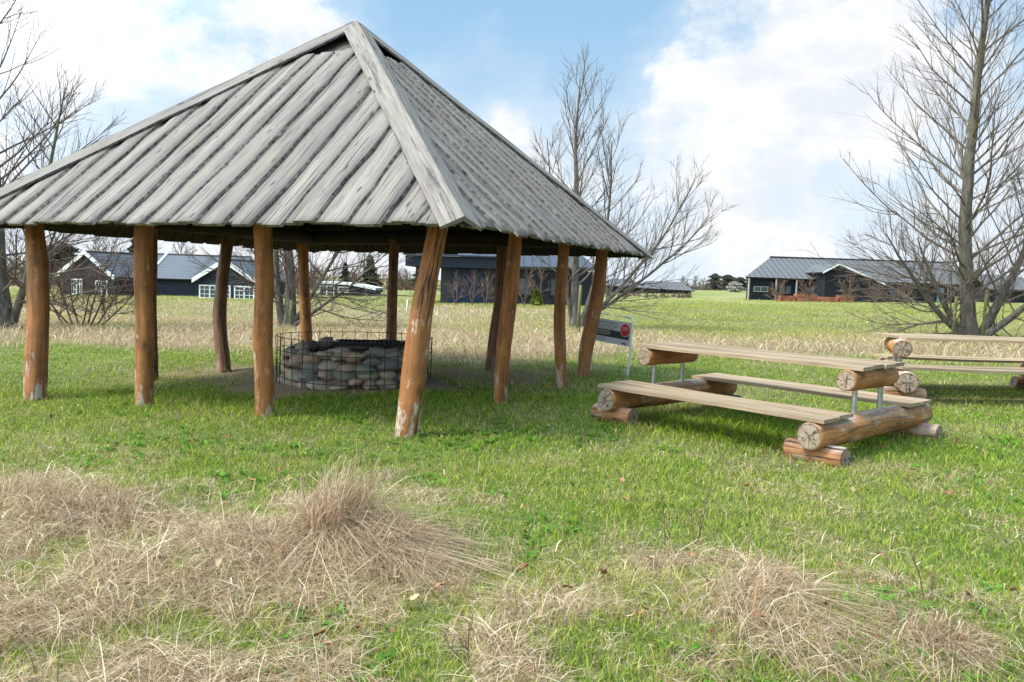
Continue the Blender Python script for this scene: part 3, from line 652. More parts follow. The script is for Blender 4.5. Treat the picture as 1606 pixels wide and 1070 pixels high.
bare_tree('bare_tree', gl(901, 516), 'bare many-branched tree rising behind the right corner of the shelter roof', 'tree',
          [((0, 0, 0), (-.03, 0, 1), 8.5, .14, .8), ((.15, 0, 0), (.34, 0, 1), 6.4, .075, .5), ((.1, .1, 0), (1.0, .1, .85), 6.6, .065, .42), ((-.1, 0, 0), (-.16, 0, 1), 6.4, .055, .35), ((.1, .1, .2), (1.1, .1, .62), 6.0, .055, .42)], 12, 36, 3.4, 9, 5, .0042, low=.16, bias=(.2, 0, 0), ang=(1.0, .4), toplen=1.2)
bare_tree('bare_tree', gl(4, 516), 'dark bare tree at the left edge with wide reaching branches', 'tree',
          [((0, 0, 0), (-.06, 0, 1), 10.5, .26, 1), ((.2, 0, 0), (.40, .0, 1), 7.0, .10, .6), ((.1, 0, .3), (.75, .1, .9), 4.0, .05, .3)], 23, 42, 4.6, 10, 5, .0044, low=.08)
bare_tree('bare_tree', gl(455, 512), 'bare multi-stemmed tree seen under the shelter behind the fire pit', 'tree',
          [((0, 0, 0), (.02, 0, 1), 6.0, .20, .8), ((-.25, .1, 0), (-.18, 0, 1), 5.5, .13, .6), ((.15, 0, .2), (.6, -.1, .95), 5.0, .07, .6), ((.1, -.1, .1), (1.0, -.1, .55), 4.4, .045, .5)], 31, 36, 3.0, 10, 5, .0048, low=.1)
bare_tree('bare_shrub', gl(118, 512), 'leafless reddish shrub in dry grass at left before the white-trimmed house', 'shrub',
          [((.12*i-.3, .1*(i % 2), 0), (-1.0+.27*i+.15*math.sin(i*5), .2*math.cos(i*3), 1.), 1.7+.45*(i*7 % 4), .016, .5) for i in range(9)], 44, 14, 1.1, 8, 4, .0045, ('redtwig', 'redtwig'), low=.15, toplen=.4)
for i, (px, py, h, lb) in enumerate(((662, 474, 2.0, 'small bare sapling at the left corner of the dark carport'), (715, 474, 1.7, 'small bare sapling at the left side of the blue door'), (741, 475, 2.0, 'small bare sapling right in front of the blue door'), (762, 475, 1.9, 'reddish bare sapling by the grey wall right of the blue door'), (846, 476, 2.4, 'bare sapling between two shelter posts before the metal roofed house'), (822, 476, 2.2, 'bare thin sapling left of the yellowish bush'))):
    p = at(px, py, 50.); bare_tree('bare_sapling', (p[0], p[1], float(G(p[0], p[1]))), lb, 'sapling', [((0, 0, 0), (.1, 0, 1), h, .03, 1), ((0, 0, 0), (-.4, 0, 1), h*.8, .02, .7)], 50+i, 9, .5, 3, 2, .009, ('redtwig', 'redtwig'), 'saplings in front of the dark house', low=.2, toplen=.3)
def stake(px, py, ptop, lb, mat='stake', r=.05):
    b = on_ground(px, py); h = (py-ptop)*b[1]/F; mb = MB(); n = 6
    mb.tube([(0, 0, -.1), (0, 0, h*.5), (.02, 0, h)], [r, r, r*.95], 10, 0, 0); o = mb.build('tree_stake' if mat == 'stake' else 'marker_post', MT[mat]); o.location = (b[0], b[1], b[2]); tag(o, lb, 'stake' if mat == 'stake' else 'post', None)
stake(907, 522, 447, 'mossy green stake beside the bare tree behind the shelter corner'); stake(1494, 536, 465, 'weathered stake left of the thick forked trunk'); stake(1541, 535, 455, 'mossy stake right of the thick forked trunk')
stake(456, 515, 471, 'short stake in front of the multi-stemmed tree'); stake(638, 494, 470, 'thin white marker post in the dry field', 'white', .03)
for i, (px, py, h, lb) in enumerate(((1217, 477, 1.9, 'bare garden shrub left of the orange planters'), (1265, 477, 2.9, 'taller bare garden shrub behind the tall orange planter'), (1327, 478, 2.6, 'pale bare garden shrub before the front gable of the long house'), (1372, 478, 2.2, 'bare garden shrub right of the front gable of the long house'), (1420, 479, 2.0, 'bare garden shrub before the right half of the long house'))):
    p = at(px, py, 78.); bare_tree('garden_shrub', (p[0], p[1], float(G(p[0], p[1]))), lb, 'shrub', [((0, 0, 0), (.2, 0, 1), h, .04, 1), ((0, 0, 0), (-.4, 0, 1), h*.8, .03, .7), ((0, 0, 0), (.6, 0, 1), h*.6, .03, .6)], 150+i, 10, .8, 4, 2, .014, ('redtwig', 'redtwig'), 'garden shrubs before the long house', low=.15, toplen=.3)
# evergreen and far trees
def conifer(px, base, top, Y, hw, lb, seed, dark=(.018, .030, .016), light=(.05, .075, .035), name='conifer', round_=False):
    b = at(px, base, Y); z1 = at(px, top, Y)[2]; H = z1-b[2]; W = hw*Y/F; r = np.random.default_rng(seed); t = empty(name, tuple(b), 0, lb, 'tree')
    mb = MB(); mb.tube([(0, 0, -.3), (0, 0, H*.5), (0, 0, H*.97)], [W*.09, W*.06, .03], 8); mb.build('trunk', MT['treebark'], t)
    n = 5200; k = r.random(n); h = .12+.86*k if not round_ else .35+.62*k
    prof = (1-h)**.85 if not round_ else np.sqrt(np.clip(1-((h-.65)/.36)**2, 0, 1))
    lay = .75+.35*np.sin(h*38+r.normal(size=n)*.5); clump = .55+.8*vn(np.floor(r.random(n)*14)*1.7+seed, h*9, 1)
    az = r.random(n)*2*PI; az = az+.35*np.sin(az*5+h*20); rad = W*prof*lay*clump*np.sqrt(r.random(n)); c = np.stack([rad*np.cos(az), rad*np.sin(az), h*H-.12*rad], 1)
    s = (.10+.16*r.random(n))*max(1., H/7); a = r.normal(size=(n, 3)); a[:, 2] *= .4; a /= np.linalg.norm(a, axis=1)[:, None]; bb = np.cross(a, r.normal(size=(n, 3))); bb /= np.linalg.norm(bb, axis=1)[:, None]
    V = np.stack([c-a*s[:, None], c+bb*s[:, None]*.45, c+a*s[:, None]-[0, 0, .05], c-bb*s[:, None]*.45], 1).reshape(-1, 3)
    tt = r.random(n)[:, None]; cc = np.array(dark)*(1-tt)+np.array(light)*tt
    o = raw_mesh('crown', V, [np.arange(4*n).reshape(-1, 4)], MT['blade'], np.repeat(cc, 4, 0)); o.parent = t
conifer(580, 466, 400, 78, 24, 'dark conical spruce behind the small black shed', 1)
conifer(541, 462, 411, 105, 14, 'small dark spruce among brown trees left of the tall spruce', 2)
conifer(212, 440, 368, 92, 26, 'dark spruce behind the long tiled roof of the left house', 3)
conifer(80, 448, 384, 96, 20, 'dark pine at far left above the reddish thicket', 4, round_=True)
conifer(103, 448, 380, 99, 22, 'broad dark pine above the left gable of the house', 5, round_=True)
conifer(664, 470, 424, 110, 20, 'dark green tree seen through the carport opening', 6, light=(.07, .085, .04), round_=True)
conifer(1140, 466, 430, 190, 16, 'dark round tree in the far tree line left of the right house', 7, (.055, .058, .045), (.13, .125, .095), round_=True)
conifer(1120, 466, 428, 200, 13, 'leftmost dark round tree of the far tree line', 8, (.055, .058, .045), (.13, .125, .095), round_=True)
conifer(1160, 466, 434, 185, 12, 'dark tree beside the corner of the right house', 9, (.055, .058, .045), (.13, .125, .095), round_=True)
conifer(1152, 468, 441, 165, 12, 'pale blossoming bush by the corner of the right house', 10, (.30, .28, .25), (.62, .58, .52), 'blossoming_bush', True)
conifer(841, 478, 456, 50, 9, 'yellow green conifer bush in front of the metal roofed house', 11, (.14, .16, .03), (.30, .32, .07), 'conifer_bush', False)
def wood(name, spans, seed, mat='redtwig', kindlabel=None):
    r = np.random.default_rng(seed); T = Tubes()
    for (x0, x1, base, t0, t1, Y, n) in spans:
        for i in range(n):
            px = r.uniform(x0, x1); yy = Y*r.uniform(.93, 1.1); k = (px-x0)/(x1-x0+1e-6); b = at(px, base, yy); b[2] -= .3; H = (base-(t0+(t1-t0)*k))*yy/F*r.uniform(.7, 1.08)
            tp = grow_path(r, b, (r.normal()*.12, r.normal()*.1, 1), H, 7, .07, .03); sc = yy/100; T.add(tp, (.10*sc)*(1-np.linspace(0, 1, 8))**.9+.012*sc, 4)
            for q in range(15):
                f = .12+.85*r.random(); j = min(int(f*7), 6); p = tp[j]; d = side_dir(r, tp[j+1]-tp[j], r.uniform(.5, 1.0), r.random()*6.28); L = H*(.45*(1-f)+.16)*r.uniform(.6, 1.2)
                bp = grow_path(r, p, d, L, 4, .1, .06); T.add(bp, .04*sc*(1-np.linspace(0, 1, 5))*.8+.011*sc, 3)
                for q2 in range(7):
                    j2 = r.integers(1, 4); d2 = side_dir(r, bp[j2+1]-bp[j2], r.uniform(.4, 1.), r.random()*6.28); b2 = grow_path(r, bp[j2], d2, L*r.uniform(.25, .6), 3, .12, .06); T.add(b2, np.array([.014, .012, .01, .007])*sc, 3)
    o = T.build(name, MT[mat]); tag(o, kindlabel, 'wood', kind='stuff')
wood('far_wood', [(-40, 140, 455, 392, 400, 100, 46), (405, 500, 460, 402, 405, 110, 26), (480, 660, 462, 412, 420, 115, 44), (600, 720, 464, 425, 430, 120, 20)], 3, 'redtwig', 'brown leafless wood behind the houses')
wood('distant_tree_line', [(960, 1175, 466, 448, 440, 210, 60), (1075, 1170, 466, 433, 431, 215, 24), (1480, 1700, 474, 448, 448, 200, 30)], 5, 'twig', 'far grey tree line across the field')
for i, (px, b, t_, Y, lb) in enumerate(((285, 450, 372, 90, 'thin bare tree behind the middle of the left house roof'), (150, 440, 372, 95, 'bare tree above the ridge end of the left house'))):
    p = at(px, b, Y); H = (b-t_)*Y/F; bare_tree('bare_tree', tuple(p), lb, 'tree', [((0, 0, 0), (0, 0, 1), H, .09, 1)], 80+i, 16, 2.2, 6, 3, .018, low=.4)

# ------------------------------------------------------------------ buildings
def frame_of(P0, ang):
    a = np.array([math.cos(ang), math.sin(ang), 0]); b = np.array([-math.sin(ang), math.cos(ang), 0]); return np.array(P0, float), a, b
def window(parent, o, a, n, w, h, nx, ny, sash=2, mat='white'):
    """o lower left corner on the wall, a along the wall, n outward"""
    o, a, n = np.array(o, float), np.array(a, float), np.array(n, float); z = np.array([0, 0, 1.]); R = np.stack([a, n, z], 1); mb = MB(); fw = .09
    B = lambda cx, cz, sx, sz, dep=.07: mb.box(o+a*cx+z*cz+n*dep/2, (sx, dep, sz), R)
    B(w/2, fw/2, w, fw, .09); B(w/2, h-fw/2, w, fw, .09)
    for s in range(sash+1): B(fw/2+(w-fw)*s/sash, h/2, fw, h-2*fw, .085)
    sw_ = w/sash
    for s in range(sash):
        for i in range(1, nx): B(sw_*(s+i/nx), h/2, .035, h-2*fw, .05)
    for j in range(1, ny): B(w/2, h*j/ny, w-2*fw, .035, .045)
    f = mb.build('window', MT[mat], parent); mb = MB(); mb.box(o+a*w/2+z*h/2+n*.012, (w-.02, .02, h-.02), R); mb.build('pane', MT['glass'], f); return f
def slab(mb, p0, p1, p2, p3, th, m=0):   # p0->p1 eave, p3->p2 ridge ; outward normal up
    p = [np.array(q, float) for q in (p0, p1, p2, p3)]; nrm = np.cross(p[1]-p[0], p[3]-p[0]); nrm /= np.linalg.norm(nrm); nrm = nrm if nrm[2] > 0 else -nrm
    ea = (p[1]-p[0]); ea /= np.linalg.norm(ea); sl = np.cross(nrm, ea); U = lambda q: (float((q-p[0])@ea), float(abs((q-p[0])@sl)))
    t = [q+nrm*th for q in p]; mb.poly(t, [U(q) for q in p], m); mb.poly(p[::-1], None, m)
    for i in range(4): j = (i+1) % 4; mb.poly([p[i], p[j], t[j], t[i]], None, m)
def gable_house(root, P0, ang, w, L, ze, zr, zb, wall, roof, oh=.35, trim=True, th=.12):
    """P0: middle of the front gable; ang: direction of the ridge going away from the front"""
    o, a, b = frame_of(P0, ang); z = np.array([0, 0, 1.]); Q = lambda s, t, h: np.array([o[0], o[1], 0])+a*s+b*t+z*h
    mb = MB(); h = w/2
    F0 = [Q(0, h, zb), Q(0, -h, zb), Q(0, -h, ze), Q(0, 0, zr), Q(0, h, ze)]; F1 = [Q(L, h, zb), Q(L, -h, zb), Q(L, -h, ze), Q(L, 0, zr), Q(L, h, ze)]
    mb.poly(F0); mb.poly(F1[::-1]); mb.poly([F0[1], F1[1], F1[2], F0[2]]); mb.poly([F0[0], F0[4], F1[4], F1[0]]); mb.build('wall', MT[wall], root)
    k = (zr-ze)/h; dz = .03; R = MB()
    for s in (-1, 1): slab(R, Q(-oh, s*(h+oh), ze-oh*k+dz), Q(L+oh, s*(h+oh), ze-oh*k+dz), Q(L+oh, 0, zr+dz), Q(-oh, 0, zr+dz), th)
    ro = R.build('roof', MT[roof], root)
    rc = MB(); rc.tube([Q(-oh-.02, 0, zr+dz+th), Q(L+oh+.02, 0, zr+dz+th)], .09, 8); rc.build('ridge_cap', MT['iron'], ro)
    if trim:
        mb = MB()
        for s in (-1, 1):
            for e, d in ((-oh-.03, -1),):
                p0 = Q(e, s*(h+oh+.02), ze-(oh+.02)*k-.08); p1 = Q(e, 0, zr-.08); up = z*.34; mb.poly([p0, p1, p1+up, p0+up]); q0, q1 = p0-a*.04, p1-a*.04; mb.poly([q1, q0, q0+up, q1+up]); mb.poly([p0, q0, q1, p1]); mb.poly([p0+up, p1+up, q1+up, q0+up]); mb.poly([p0, p0+up, q0+up, q0])
        mb.build('bargeboard', MT['white'], root)
    return Q, a, b
# left house: gabled wing, long tiled range and a second gable
hz = at(138, 398, 60); H1 = empty('house', (0, 0, 0), 0, 'dark blue house with white bargeboards and tiled roof beyond the left posts', 'house')
zr1 = hz[2]; ze1 = at(190, 434, 59)[2]; zb = -1.6
A1 = math.radians(72); Q1, a1, b1 = gable_house(H1, (hz[0], hz[1]), A1, 5.0, 9, ze1, zr1, zb, 'navy', 'tile_l', .3)
nrm = -a1; wz0 = at(163, 465, 60)[2]; wh = at(163, 440, 60)[2]-wz0
window(H1, Q1(0, -.75, wz0), -b1, nrm, 1.15, wh, 2, 3); window(H1, Q1(0, 1.65, wz0+.06), -b1, nrm, 1.15, wh, 2, 3)
r0 = at(200, 399.5, 64.5); r1_ = at(352, 405, 64.5)
o2, a2, b2 = frame_of(((r0[0]+0), r0[1]), math.atan2(r1_[1]-r0[1], r1_[0]-r0[0])); L2 = np.linalg.norm((r1_-r0)[:2])
zr2 = (r0[2]+r1_[2])/2; Q = lambda s, t, h: np.array([o2[0], o2[1], 0])+a2*s+b2*t+np.array([0, 0, h])
ze2 = at(260, 439, 60.8)[2]; mb = MB()
slab(mb, Q(-3, -3.6, ze2), Q(L2+2.2, -3.6, ze2), Q(L2+2.2, 0, zr2), Q(-3, 0, zr2), .12); slab(mb, Q(-3, 3.6, ze2), Q(L2+2.2, 3.6, ze2), Q(L2+2.2, 0, zr2), Q(-3, 0, zr2), .12); ro = mb.build('roof', MT['tile_l'], H1)
mb = MB(); mb.tube([Q(-3, 0, zr2+.12), Q(L2+2.2, 0, zr2+.12)], .09, 8); mb.build('ridge_cap', MT['iron'], ro)
v0, v1 = Q(3.2, -3.6, ze2+.15), Q(3.2, 0, zr2+.15); mb = MB(); mb.tube([v0, v1], .12, 6); mb.build('verge_strip', MT['white'], ro)
mb = MB(); R = np.stack([a2, b2, np.array([0, 0, 1.])], 1); mb.box(Q(L2/2-.5, 0, (ze2+zb)/2), (L2+5, 6.4, ze2-zb-.1), R); mb.build('wall', MT['navy'], H1)
pd0 = Q(-.05, -3.75, zb); mb = MB(); mb.tube([Q(.0, -3.62, ze2+.02), Q(.0, -3.62, ze2-.1), Q(-.35, -3.35, ze2-.35), Q(-.35, -3.35, zb)], .05, 8); mb.build('downpipe', MT['white'], H1)
g0 = at(355, 410, 56.5); Q3, a3, b3 = gable_house(H1, (g0[0], g0[1]), math.radians(84), 4.1, 7, at(306, 440, 56.5)[2]+.12, g0[2]-.05, zb, 'navy', 'tile_l', .32)
wz = at(340, 469, 56.4)[2]; window(H1, Q3(0, 2.0, wz), -b3, -a3, 2.35, .98, 2, 3, 3); window(H1, Q3(0, -.62, wz), -b3, -a3, 1.5, .98, 2, 3, 2)
# small black shed
S0 = at(541, 462, 72); sh = empty('shed', (S0[0], S0[1], -.9), 0, 'small black shed with white door and white roof edge', 'shed')
def sp(px, py, Y=72): p = at(px, py, Y); return p-np.array([S0[0], S0[1], -.9])
mb = MB(); ptsf = [sp(500, 472), sp(586, 472), sp(586, 456), sp(548, 449), sp(500, 446)]; back = [p+np.array([0, 4., 0]) for p in ptsf]; mb.poly(ptsf[::-1]); mb.poly(back)
for i in range(5): j = (i+1) % 5; mb.poly([ptsf[i], ptsf[j], back[j], back[i]])
mb.build('wall', MT['black'], sh); mb = MB()
ln = [sp(497, 444.5, 71.8), sp(550, 447.5, 71.8), sp(589, 455.5, 71.8)]
for p, q in zip(ln[:-1], ln[1:]):
    u = np.array([0, 0, .2]); d = np.array([0, 4.4, 0]); mb.poly([p, q, q+u, p+u]); mb.poly([p+u, q+u, q+u+d, p+u+d]); mb.poly([p, p+d, q+d, q]); mb.poly([p+d, p+d+u, q+d+u, q+d])
mb.build('roof', MT['white'], sh)
w0 = sp(501, 469); window(sh, w0+[0, -.0, 0], (1, 0, 0), (0, -1, 0), 1.35, 1.25, 1, 2, 2); w0 = sp(530, 459); window(sh, w0, (1, 0, 0), (0, -1, 0), .95, .55, 1, 1, 1)
mb = MB(); p = at(594, 463, 73); mb.box((p[0]+1.5, p[1], p[2]-.6), (4, .06, 1.3)); o = mb.build('garden_fence', MT['grey_wall']); tag(o, 'low grey fence to the right of the small black shed', 'fence')
for px0, px1, lb in ((440, 452, 'pale new plank fence piece left of the multi-stemmed tree trunk'), (484, 493, 'pale new plank fence piece beside the small black shed')):
    p, q = at(px0, 459, 70), at(px1, 459, 70); mb = MB()
    for k in range(3): mb.box(((p[0]+q[0])/2, p[1]-.03, p[2]-.1-.3*k), (q[0]-p[0], .03, .22))
    for x in (p[0]+.05, q[0]-.05): mb.box((x, p[1]+.03, p[2]-.6), (.09, .09, 1.4))
    tag(mb.build('plank_fence', MT['fence_w']), lb, 'fence')
# dark house with carport in the middle
def blk(mb, x0, x1, y0, y1, z0, z1, m=0): mb.box(((x0+x1)/2, (y0+y1)/2, (z0+z1)/2), (x1-x0, y1-y0, z1-z0), None, m)
Yc = 54.; hx = lambda px: at(px, 440, Yc)[0]; hzz = lambda py, px=760: at(px, py, Yc)[2]
H2 = empty('dark_house', (0, 0, 0), 0, 'dark navy house with carport and seamed metal roof behind the shelter', 'house')
zg = hzz(474)-.25; mb = MB(); blk(mb, hx(636), hx(800), Yc-.3, Yc+7, hzz(421), hzz(404)); mb.build('carport_fascia', MT['navy'], H2)
mb = MB(); blk(mb, hx(652), hx(661), Yc-.1, Yc+.3, zg, hzz(421)-.005); mb.build('carport_column', MT['black'], H2)
mb = MB(); blk(mb, hx(690), hx(775), Yc+.6, Yc+7, zg, hzz(421)-.005); mb.build('wall', MT['grey_wall'], H2)
mb = MB(); blk(mb, hx(707), hx(760), Yc+.5, Yc+.594, zg, hzz(423)); d = mb.build('door', MT['doorblue'], H2); mb = MB(); blk(mb, hx(757)-.03, hx(757)+.03, Yc+.42, Yc+.495, hzz(447)-.1, hzz(447)+.12); mb.build('handle', MT['steel'], d)
mb = MB(); blk(mb, hx(776), hx(928), Yc-.2, Yc+6.5, zg, hzz(421)); mb.build('wall', MT['black'], H2)
zr_ = at(850, 391, Yc+4)[2]; ze_ = hzz(419); mb = MB(); slab(mb, (hx(800), Yc-.6, ze_), (hx(935), Yc-.6, ze_+.1), (hx(905), Yc+4, zr_), (hx(640), Yc+4, zr_), .1); slab(mb, (hx(800), Yc+8, ze_), (hx(935), Yc+8, ze_), (hx(905), Yc+4, zr_), (hx(640), Yc+4, zr_), .1)
mb.poly([(hx(935), Yc-.6, ze_+.1), (hx(935), Yc+8, ze_), (hx(905), Yc+4, zr_)]); mb.build('roof', MT['seam'], H2)
mb = MB(); slab(mb, (hx(632), Yc-.5, hzz(404)), (hx(800), Yc-.5, hzz(404)), (hx(800), Yc+4, zr_-.02), (hx(660), Yc+4, zr_-.02), .1); mb.build('carport_roof', MT['seam'], H2)
for px, w in ((812, 1.0), (862, 1.1)): window(H2, (hx(px), Yc-.2, hzz(462)), (1, 0, 0), (0, -1, 0), w, 1.3, 1, 1, 1, 'iron')
# far low roofs
for (x0, x1, ye, yr, Y, lb) in ((948, 1012, 449, 439, 118, 'low distant house with grey roof right of the shelter corner'), (1006, 1090, 453, 443, 125, 'long low distant house with grey roof behind the bare hedge')):
    h = empty('far_house', (0, 0, 0), 0, lb, 'house'); p, q = at(x0, ye, Y), at(x1, ye, Y); r_ = at((x0+x1)/2, yr, Y+4); mb = MB(); slab(mb, (p[0], Y, p[2]), (q[0], Y, p[2]-.2), (q[0]-1.5, Y+4, r_[2]), (p[0]+1.5, Y+4, r_[2]), .15); slab(mb, (p[0], Y+8, p[2]), (q[0], Y+8, p[2]), (q[0]-1.5, Y+4, r_[2]), (p[0]+1.5, Y+4, r_[2]), .15)
    mb.build('roof', MT['tile_r'], h); mb = MB(); blk(mb, p[0]+.5, q[0]-.5, Y+.4, Y+7.5, -.6, p[2]); mb.build('wall', MT['black'], h)
wood('bare_hedge', [(950, 1085, 472, 452, 455, 92, 60)], 8, 'redtwig', 'low bare brown hedge before the distant roofs')
# right house
Yr = 84.; H3 = empty('long_house', (0, 0, 0), 0, 'long black house with grey tiled roof and small front gable on the right', 'house')
rx = lambda px, Y=Yr: at(px, 450, Y)[0]; rz = lambda px, py, Y=Yr: at(px, py, Y)[2]
zE = rz(1340, 441.5); zR = at(1340, 410, Yr+6)[2]; zG = rz(1170, 476)-.4
mb = MB(); x0, x1 = rx(1168), rx(1512)
fp = [(x0+.35, Yr+.5), (x1-.4, Yr+.5), (x1-.4, Yr+11.5), (x0+8.6, Yr+11.5)]; lo = [(*q, zG) for q in fp]; hi = [(*q, zE-.02) for q in fp]
for i in range(4): j = (i+1) % 4; mb.poly([lo[i], lo[j], hi[j], hi[i]])
mb.poly(hi); mb.build('wall', MT['black'], H3)
e0, e1, f0, f1 = (x0, Yr, zE), (x1+.2, Yr, zE-.1), (rx(1487, Yr+6), Yr+6, zR), (rx(1205, Yr+6), Yr+6, zR); mb = MB(); slab(mb, e0, e1, f0, f1, .14); slab(mb, (x0+8.3, Yr+12, zE), (x1, Yr+12, zE), f0, f1, .14); ro = mb.build('roof', MT['tile_r'], H3)
mb = MB(); mb.poly([(x0+.35, Yr+.5, zE-.05), (f1[0]+.3, Yr+6, zR-.05), (x0+8.6, Yr+11.5, zE-.05)]); mb.build('end_gable', MT['black'], H3)
mb = MB(); slab(mb, (x1+.1, Yr+.05, zE-.1), (x1+.1, Yr+12, zE), np.array(f0)+[0, .02, 0], np.array(f0)-[0, .02, 0], .12); mb.build('roof', MT['grey_wall'], H3)
mb = MB(); mb.tube([np.array(f1)+(0, 0, .16), np.array(f0)+(0, 0, .16)], .13, 8); mb.build('ridge_cap', MT['iron'], ro)
gx0 = rx(1331, Yr-2.5); gw = (rx(1380, Yr-2.5)-rx(1289, Yr-2.5)); gA = at(1313, 416, Yr-2.5); zl, zrr = rz(1289, 426, Yr-2.5), rz(1380, 444, Yr-2.5)
xl, xr_ = rx(1289, Yr-2.5), rx(1380, Yr-2.5); Yg = Yr-2.5; mb = MB(); pf = [(xl+.3, Yg, zG), (xr_-.3, Yg, zG), (xr_-.3, Yg, zrr), (gA[0], Yg, gA[2]-.1), (xl+.3, Yg, zl)]; pb = [(p[0], Yr+5, p[2]) for p in pf]; mb.poly(pf[::-1]); mb.poly(pb)
for i in range(5): j = (i+1) % 5; mb.poly([pf[i], pf[j], pb[j], pb[i]])
mb.build('gable_wall', MT['black'], H3); mb = MB(); slab(mb, (gA[0], Yg-.5, gA[2]), (gA[0], Yr+6, gA[2]), (xr_+.3, Yr+6, zrr-.2), (xr_+.3, Yg-.5, zrr-.2), .14); slab(mb, (gA[0], Yg-.5, gA[2]), (gA[0], Yr+6, gA[2]), (xl-.2, Yr+6, zl-.2), (xl-.2, Yg-.5, zl-.2), .14); mb.build('gable_roof', MT['tile_r'], H3)
mb = MB(); u = np.array([0, 0, .17])
for p, q in (((xl-.2, Yg-.54, zl-.22), (gA[0], Yg-.54, gA[2])), ((gA[0], Yg-.54, gA[2]), (xr_+.3, Yg-.54, zrr-.22)), ((xr_+1.0, Yr-.3, zrr-.1), (gA[0]+1.7, Yr-.3, gA[2]-.2))):
    p, q = np.array(p), np.array(q); d = np.array([0, -.05, 0]); mb.poly([p+d, q+d, q+u+d, p+u+d]); mb.poly([p+u+d, q+u+d, q+u, p+u]); mb.poly([p, p+d, q+d, q][::-1]); mb.poly([q, p, p+u, q+u])
mb.build('bargeboard', MT['white'], H3)
for px in (1175, 1218, 1250): mb = MB(); mb.tube([(rx(px), Yr+.12, zG), (rx(px), Yr+.12, zE-.01)], .12, 8); mb.build('veranda_post', MT['steel'], H3)
window(H3, (rx(1184), Yr+.49, rz(1190, 458)), (1, 0, 0), (0, -1, 0), rx(1207)-rx(1184), .6, 1, 1, 2, 'steel')
mb = MB(); blk(mb, rx(1276), rx(1287), Yr+.38, Yr+.49, zG, rz(1280, 449)); mb.build('door', MT['greydoor'], H3)
for px in (1225, 1262, 1398): mb = MB(); window(H3, (rx(px), Yr+.49, rz(1330, 465)), (1, 0, 0), (0, -1, 0), 1.3 if px < 1390 else 1.6, 1.0, 1, 1, 2, 'iron')
mb = MB(); blk(mb, rx(1474), rx(1484), Yr+.40, Yr+.49, zG, rz(1480, 452)); mb.build('door', MT['greydoor'], H3)
H4 = empty('neighbour_house', (0, 0, 0), 0, 'black house with grey roof at the right edge beyond the forked tree', 'house'); Y4 = 92; p, q = at(1552, 455, Y4), at(1660, 457, Y4); z4 = at(1570, 433, Y4+5)[2]
mb = MB(); slab(mb, (p[0], Y4, p[2]), (q[0], Y4, p[2]), (q[0]-2, Y4+5, z4), (p[0]+.6, Y4+5, z4), .15); slab(mb, (p[0], Y4+10, p[2]), (q[0], Y4+10, p[2]), (q[0]-2, Y4+5, z4), (p[0]+.6, Y4+5, z4), .15); mb.build('roof', MT['tile_r'], H4); mb = MB(); blk(mb, p[0]+.4, q[0]-.4, Y4+.5, Y4+9.5, -.3, p[2]-.02); mb.build('wall', MT['black'], H4)
for (px0, px1, py0, py1, lb) in ((1221, 1246, 464, 475, 'low orange board planter left of the middle one by the long house'), (1247, 1279, 461.5, 475, 'tall orange board planter beside the pale door of the long house'), (1285, 1313, 466, 476, 'faded orange board planter in the middle before the front gable'), (1314, 1336, 463.5, 476, 'rightmost orange board planter under the front gable')):
    Yp = Yr-4.5; a, b = at(px0, py1, Yp), at(px1, py0, Yp); g = empty('planter', ((a[0]+b[0])/2, Yp, a[2]-.2), 0, lb, 'planter'); w, h = b[0]-a[0], b[2]-a[2]+.2; mb = MB(); n = 3
    for k in range(n): mb.box((0, -.5, h*(k+.5)/n), (w, .04, h/n-.04)); mb.box((0, .5, h*(k+.5)/n), (w, .04, h/n-.04)); mb.box((-w/2+.02, 0, h*(k+.5)/n), (.04, .94, h/n-.04)); mb.box((w/2-.02, 0, h*(k+.5)/n), (.04, .94, h/n-.04))
    for x in (-w/2+.08, w/2-.08, 0): mb.box((x, -.45, h/2), (.07, .05, h))
    mb.build('boards', MT['orange'], g); mb = MB(); mb.box((0, 0, h*.85), (w-.1, .88, .1)); mb.build('soil', MT['ash'], g)

# ------------------------------------------------------------------ grass
def blade_mesh(name, pos, h, w, yaw, lean, droop, colr, mat=None, tipc=None, seg=3, wig=None):
    """lean (n,2): horizontal tip offset; droop 0..1 how far the tip falls"""
    n = len(pos); ts = {2: [0, .55, 1.], 3: [0, .4, .75, 1.], 5: [0, .22, .42, .62, .82, 1.]}[seg]
    rows = []; cr = []
    side = np.stack([np.cos(yaw), np.sin(yaw), 0*yaw], 1)
    for t in ts:
        c = pos.copy(); c[:, :2] += lean*(t**1.7)[None] if np.isscalar(t) and False else lean*(t**1.7); c[:, 2] += h*(t-droop*t**2.4)
        if wig is not None: c[:, :2] += wig*math.sin(PI*t)
        ww = (w*(1-.55*t**1.5))[:, None]*.5
        if t < 1: rows += [c-side*ww, c+side*ww]
        else: rows += [c]
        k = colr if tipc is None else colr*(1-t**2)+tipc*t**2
        cr += [k]*(2 if t < 1 else 1)
    m = len(rows); V = np.stack(rows, 1).reshape(-1, 3); C = np.stack(cr, 1).reshape(-1, 3); b = (np.arange(n)*m)[:, None]
    q = [b+np.array([[2*i, 2*i+1, 2*i+3, 2*i+2]]) for i in range(seg-1)]; tri = b+np.array([[m-3, m-2, m-1]])
    return raw_mesh(name, V, [np.concatenate(q), tri], mat or MT['blade'], C)
def scatter(y0, y1, dens, k=.68, mrg=1.3):
    A = (y1-y0)*(k*(y0+y1)+2*mrg); n = int(A*dens); y = np.sqrt(RNG.random(n)*(y1**2-y0**2)+y0**2); x = (RNG.random(n)*2-1)*(k*y+mrg); return x, y
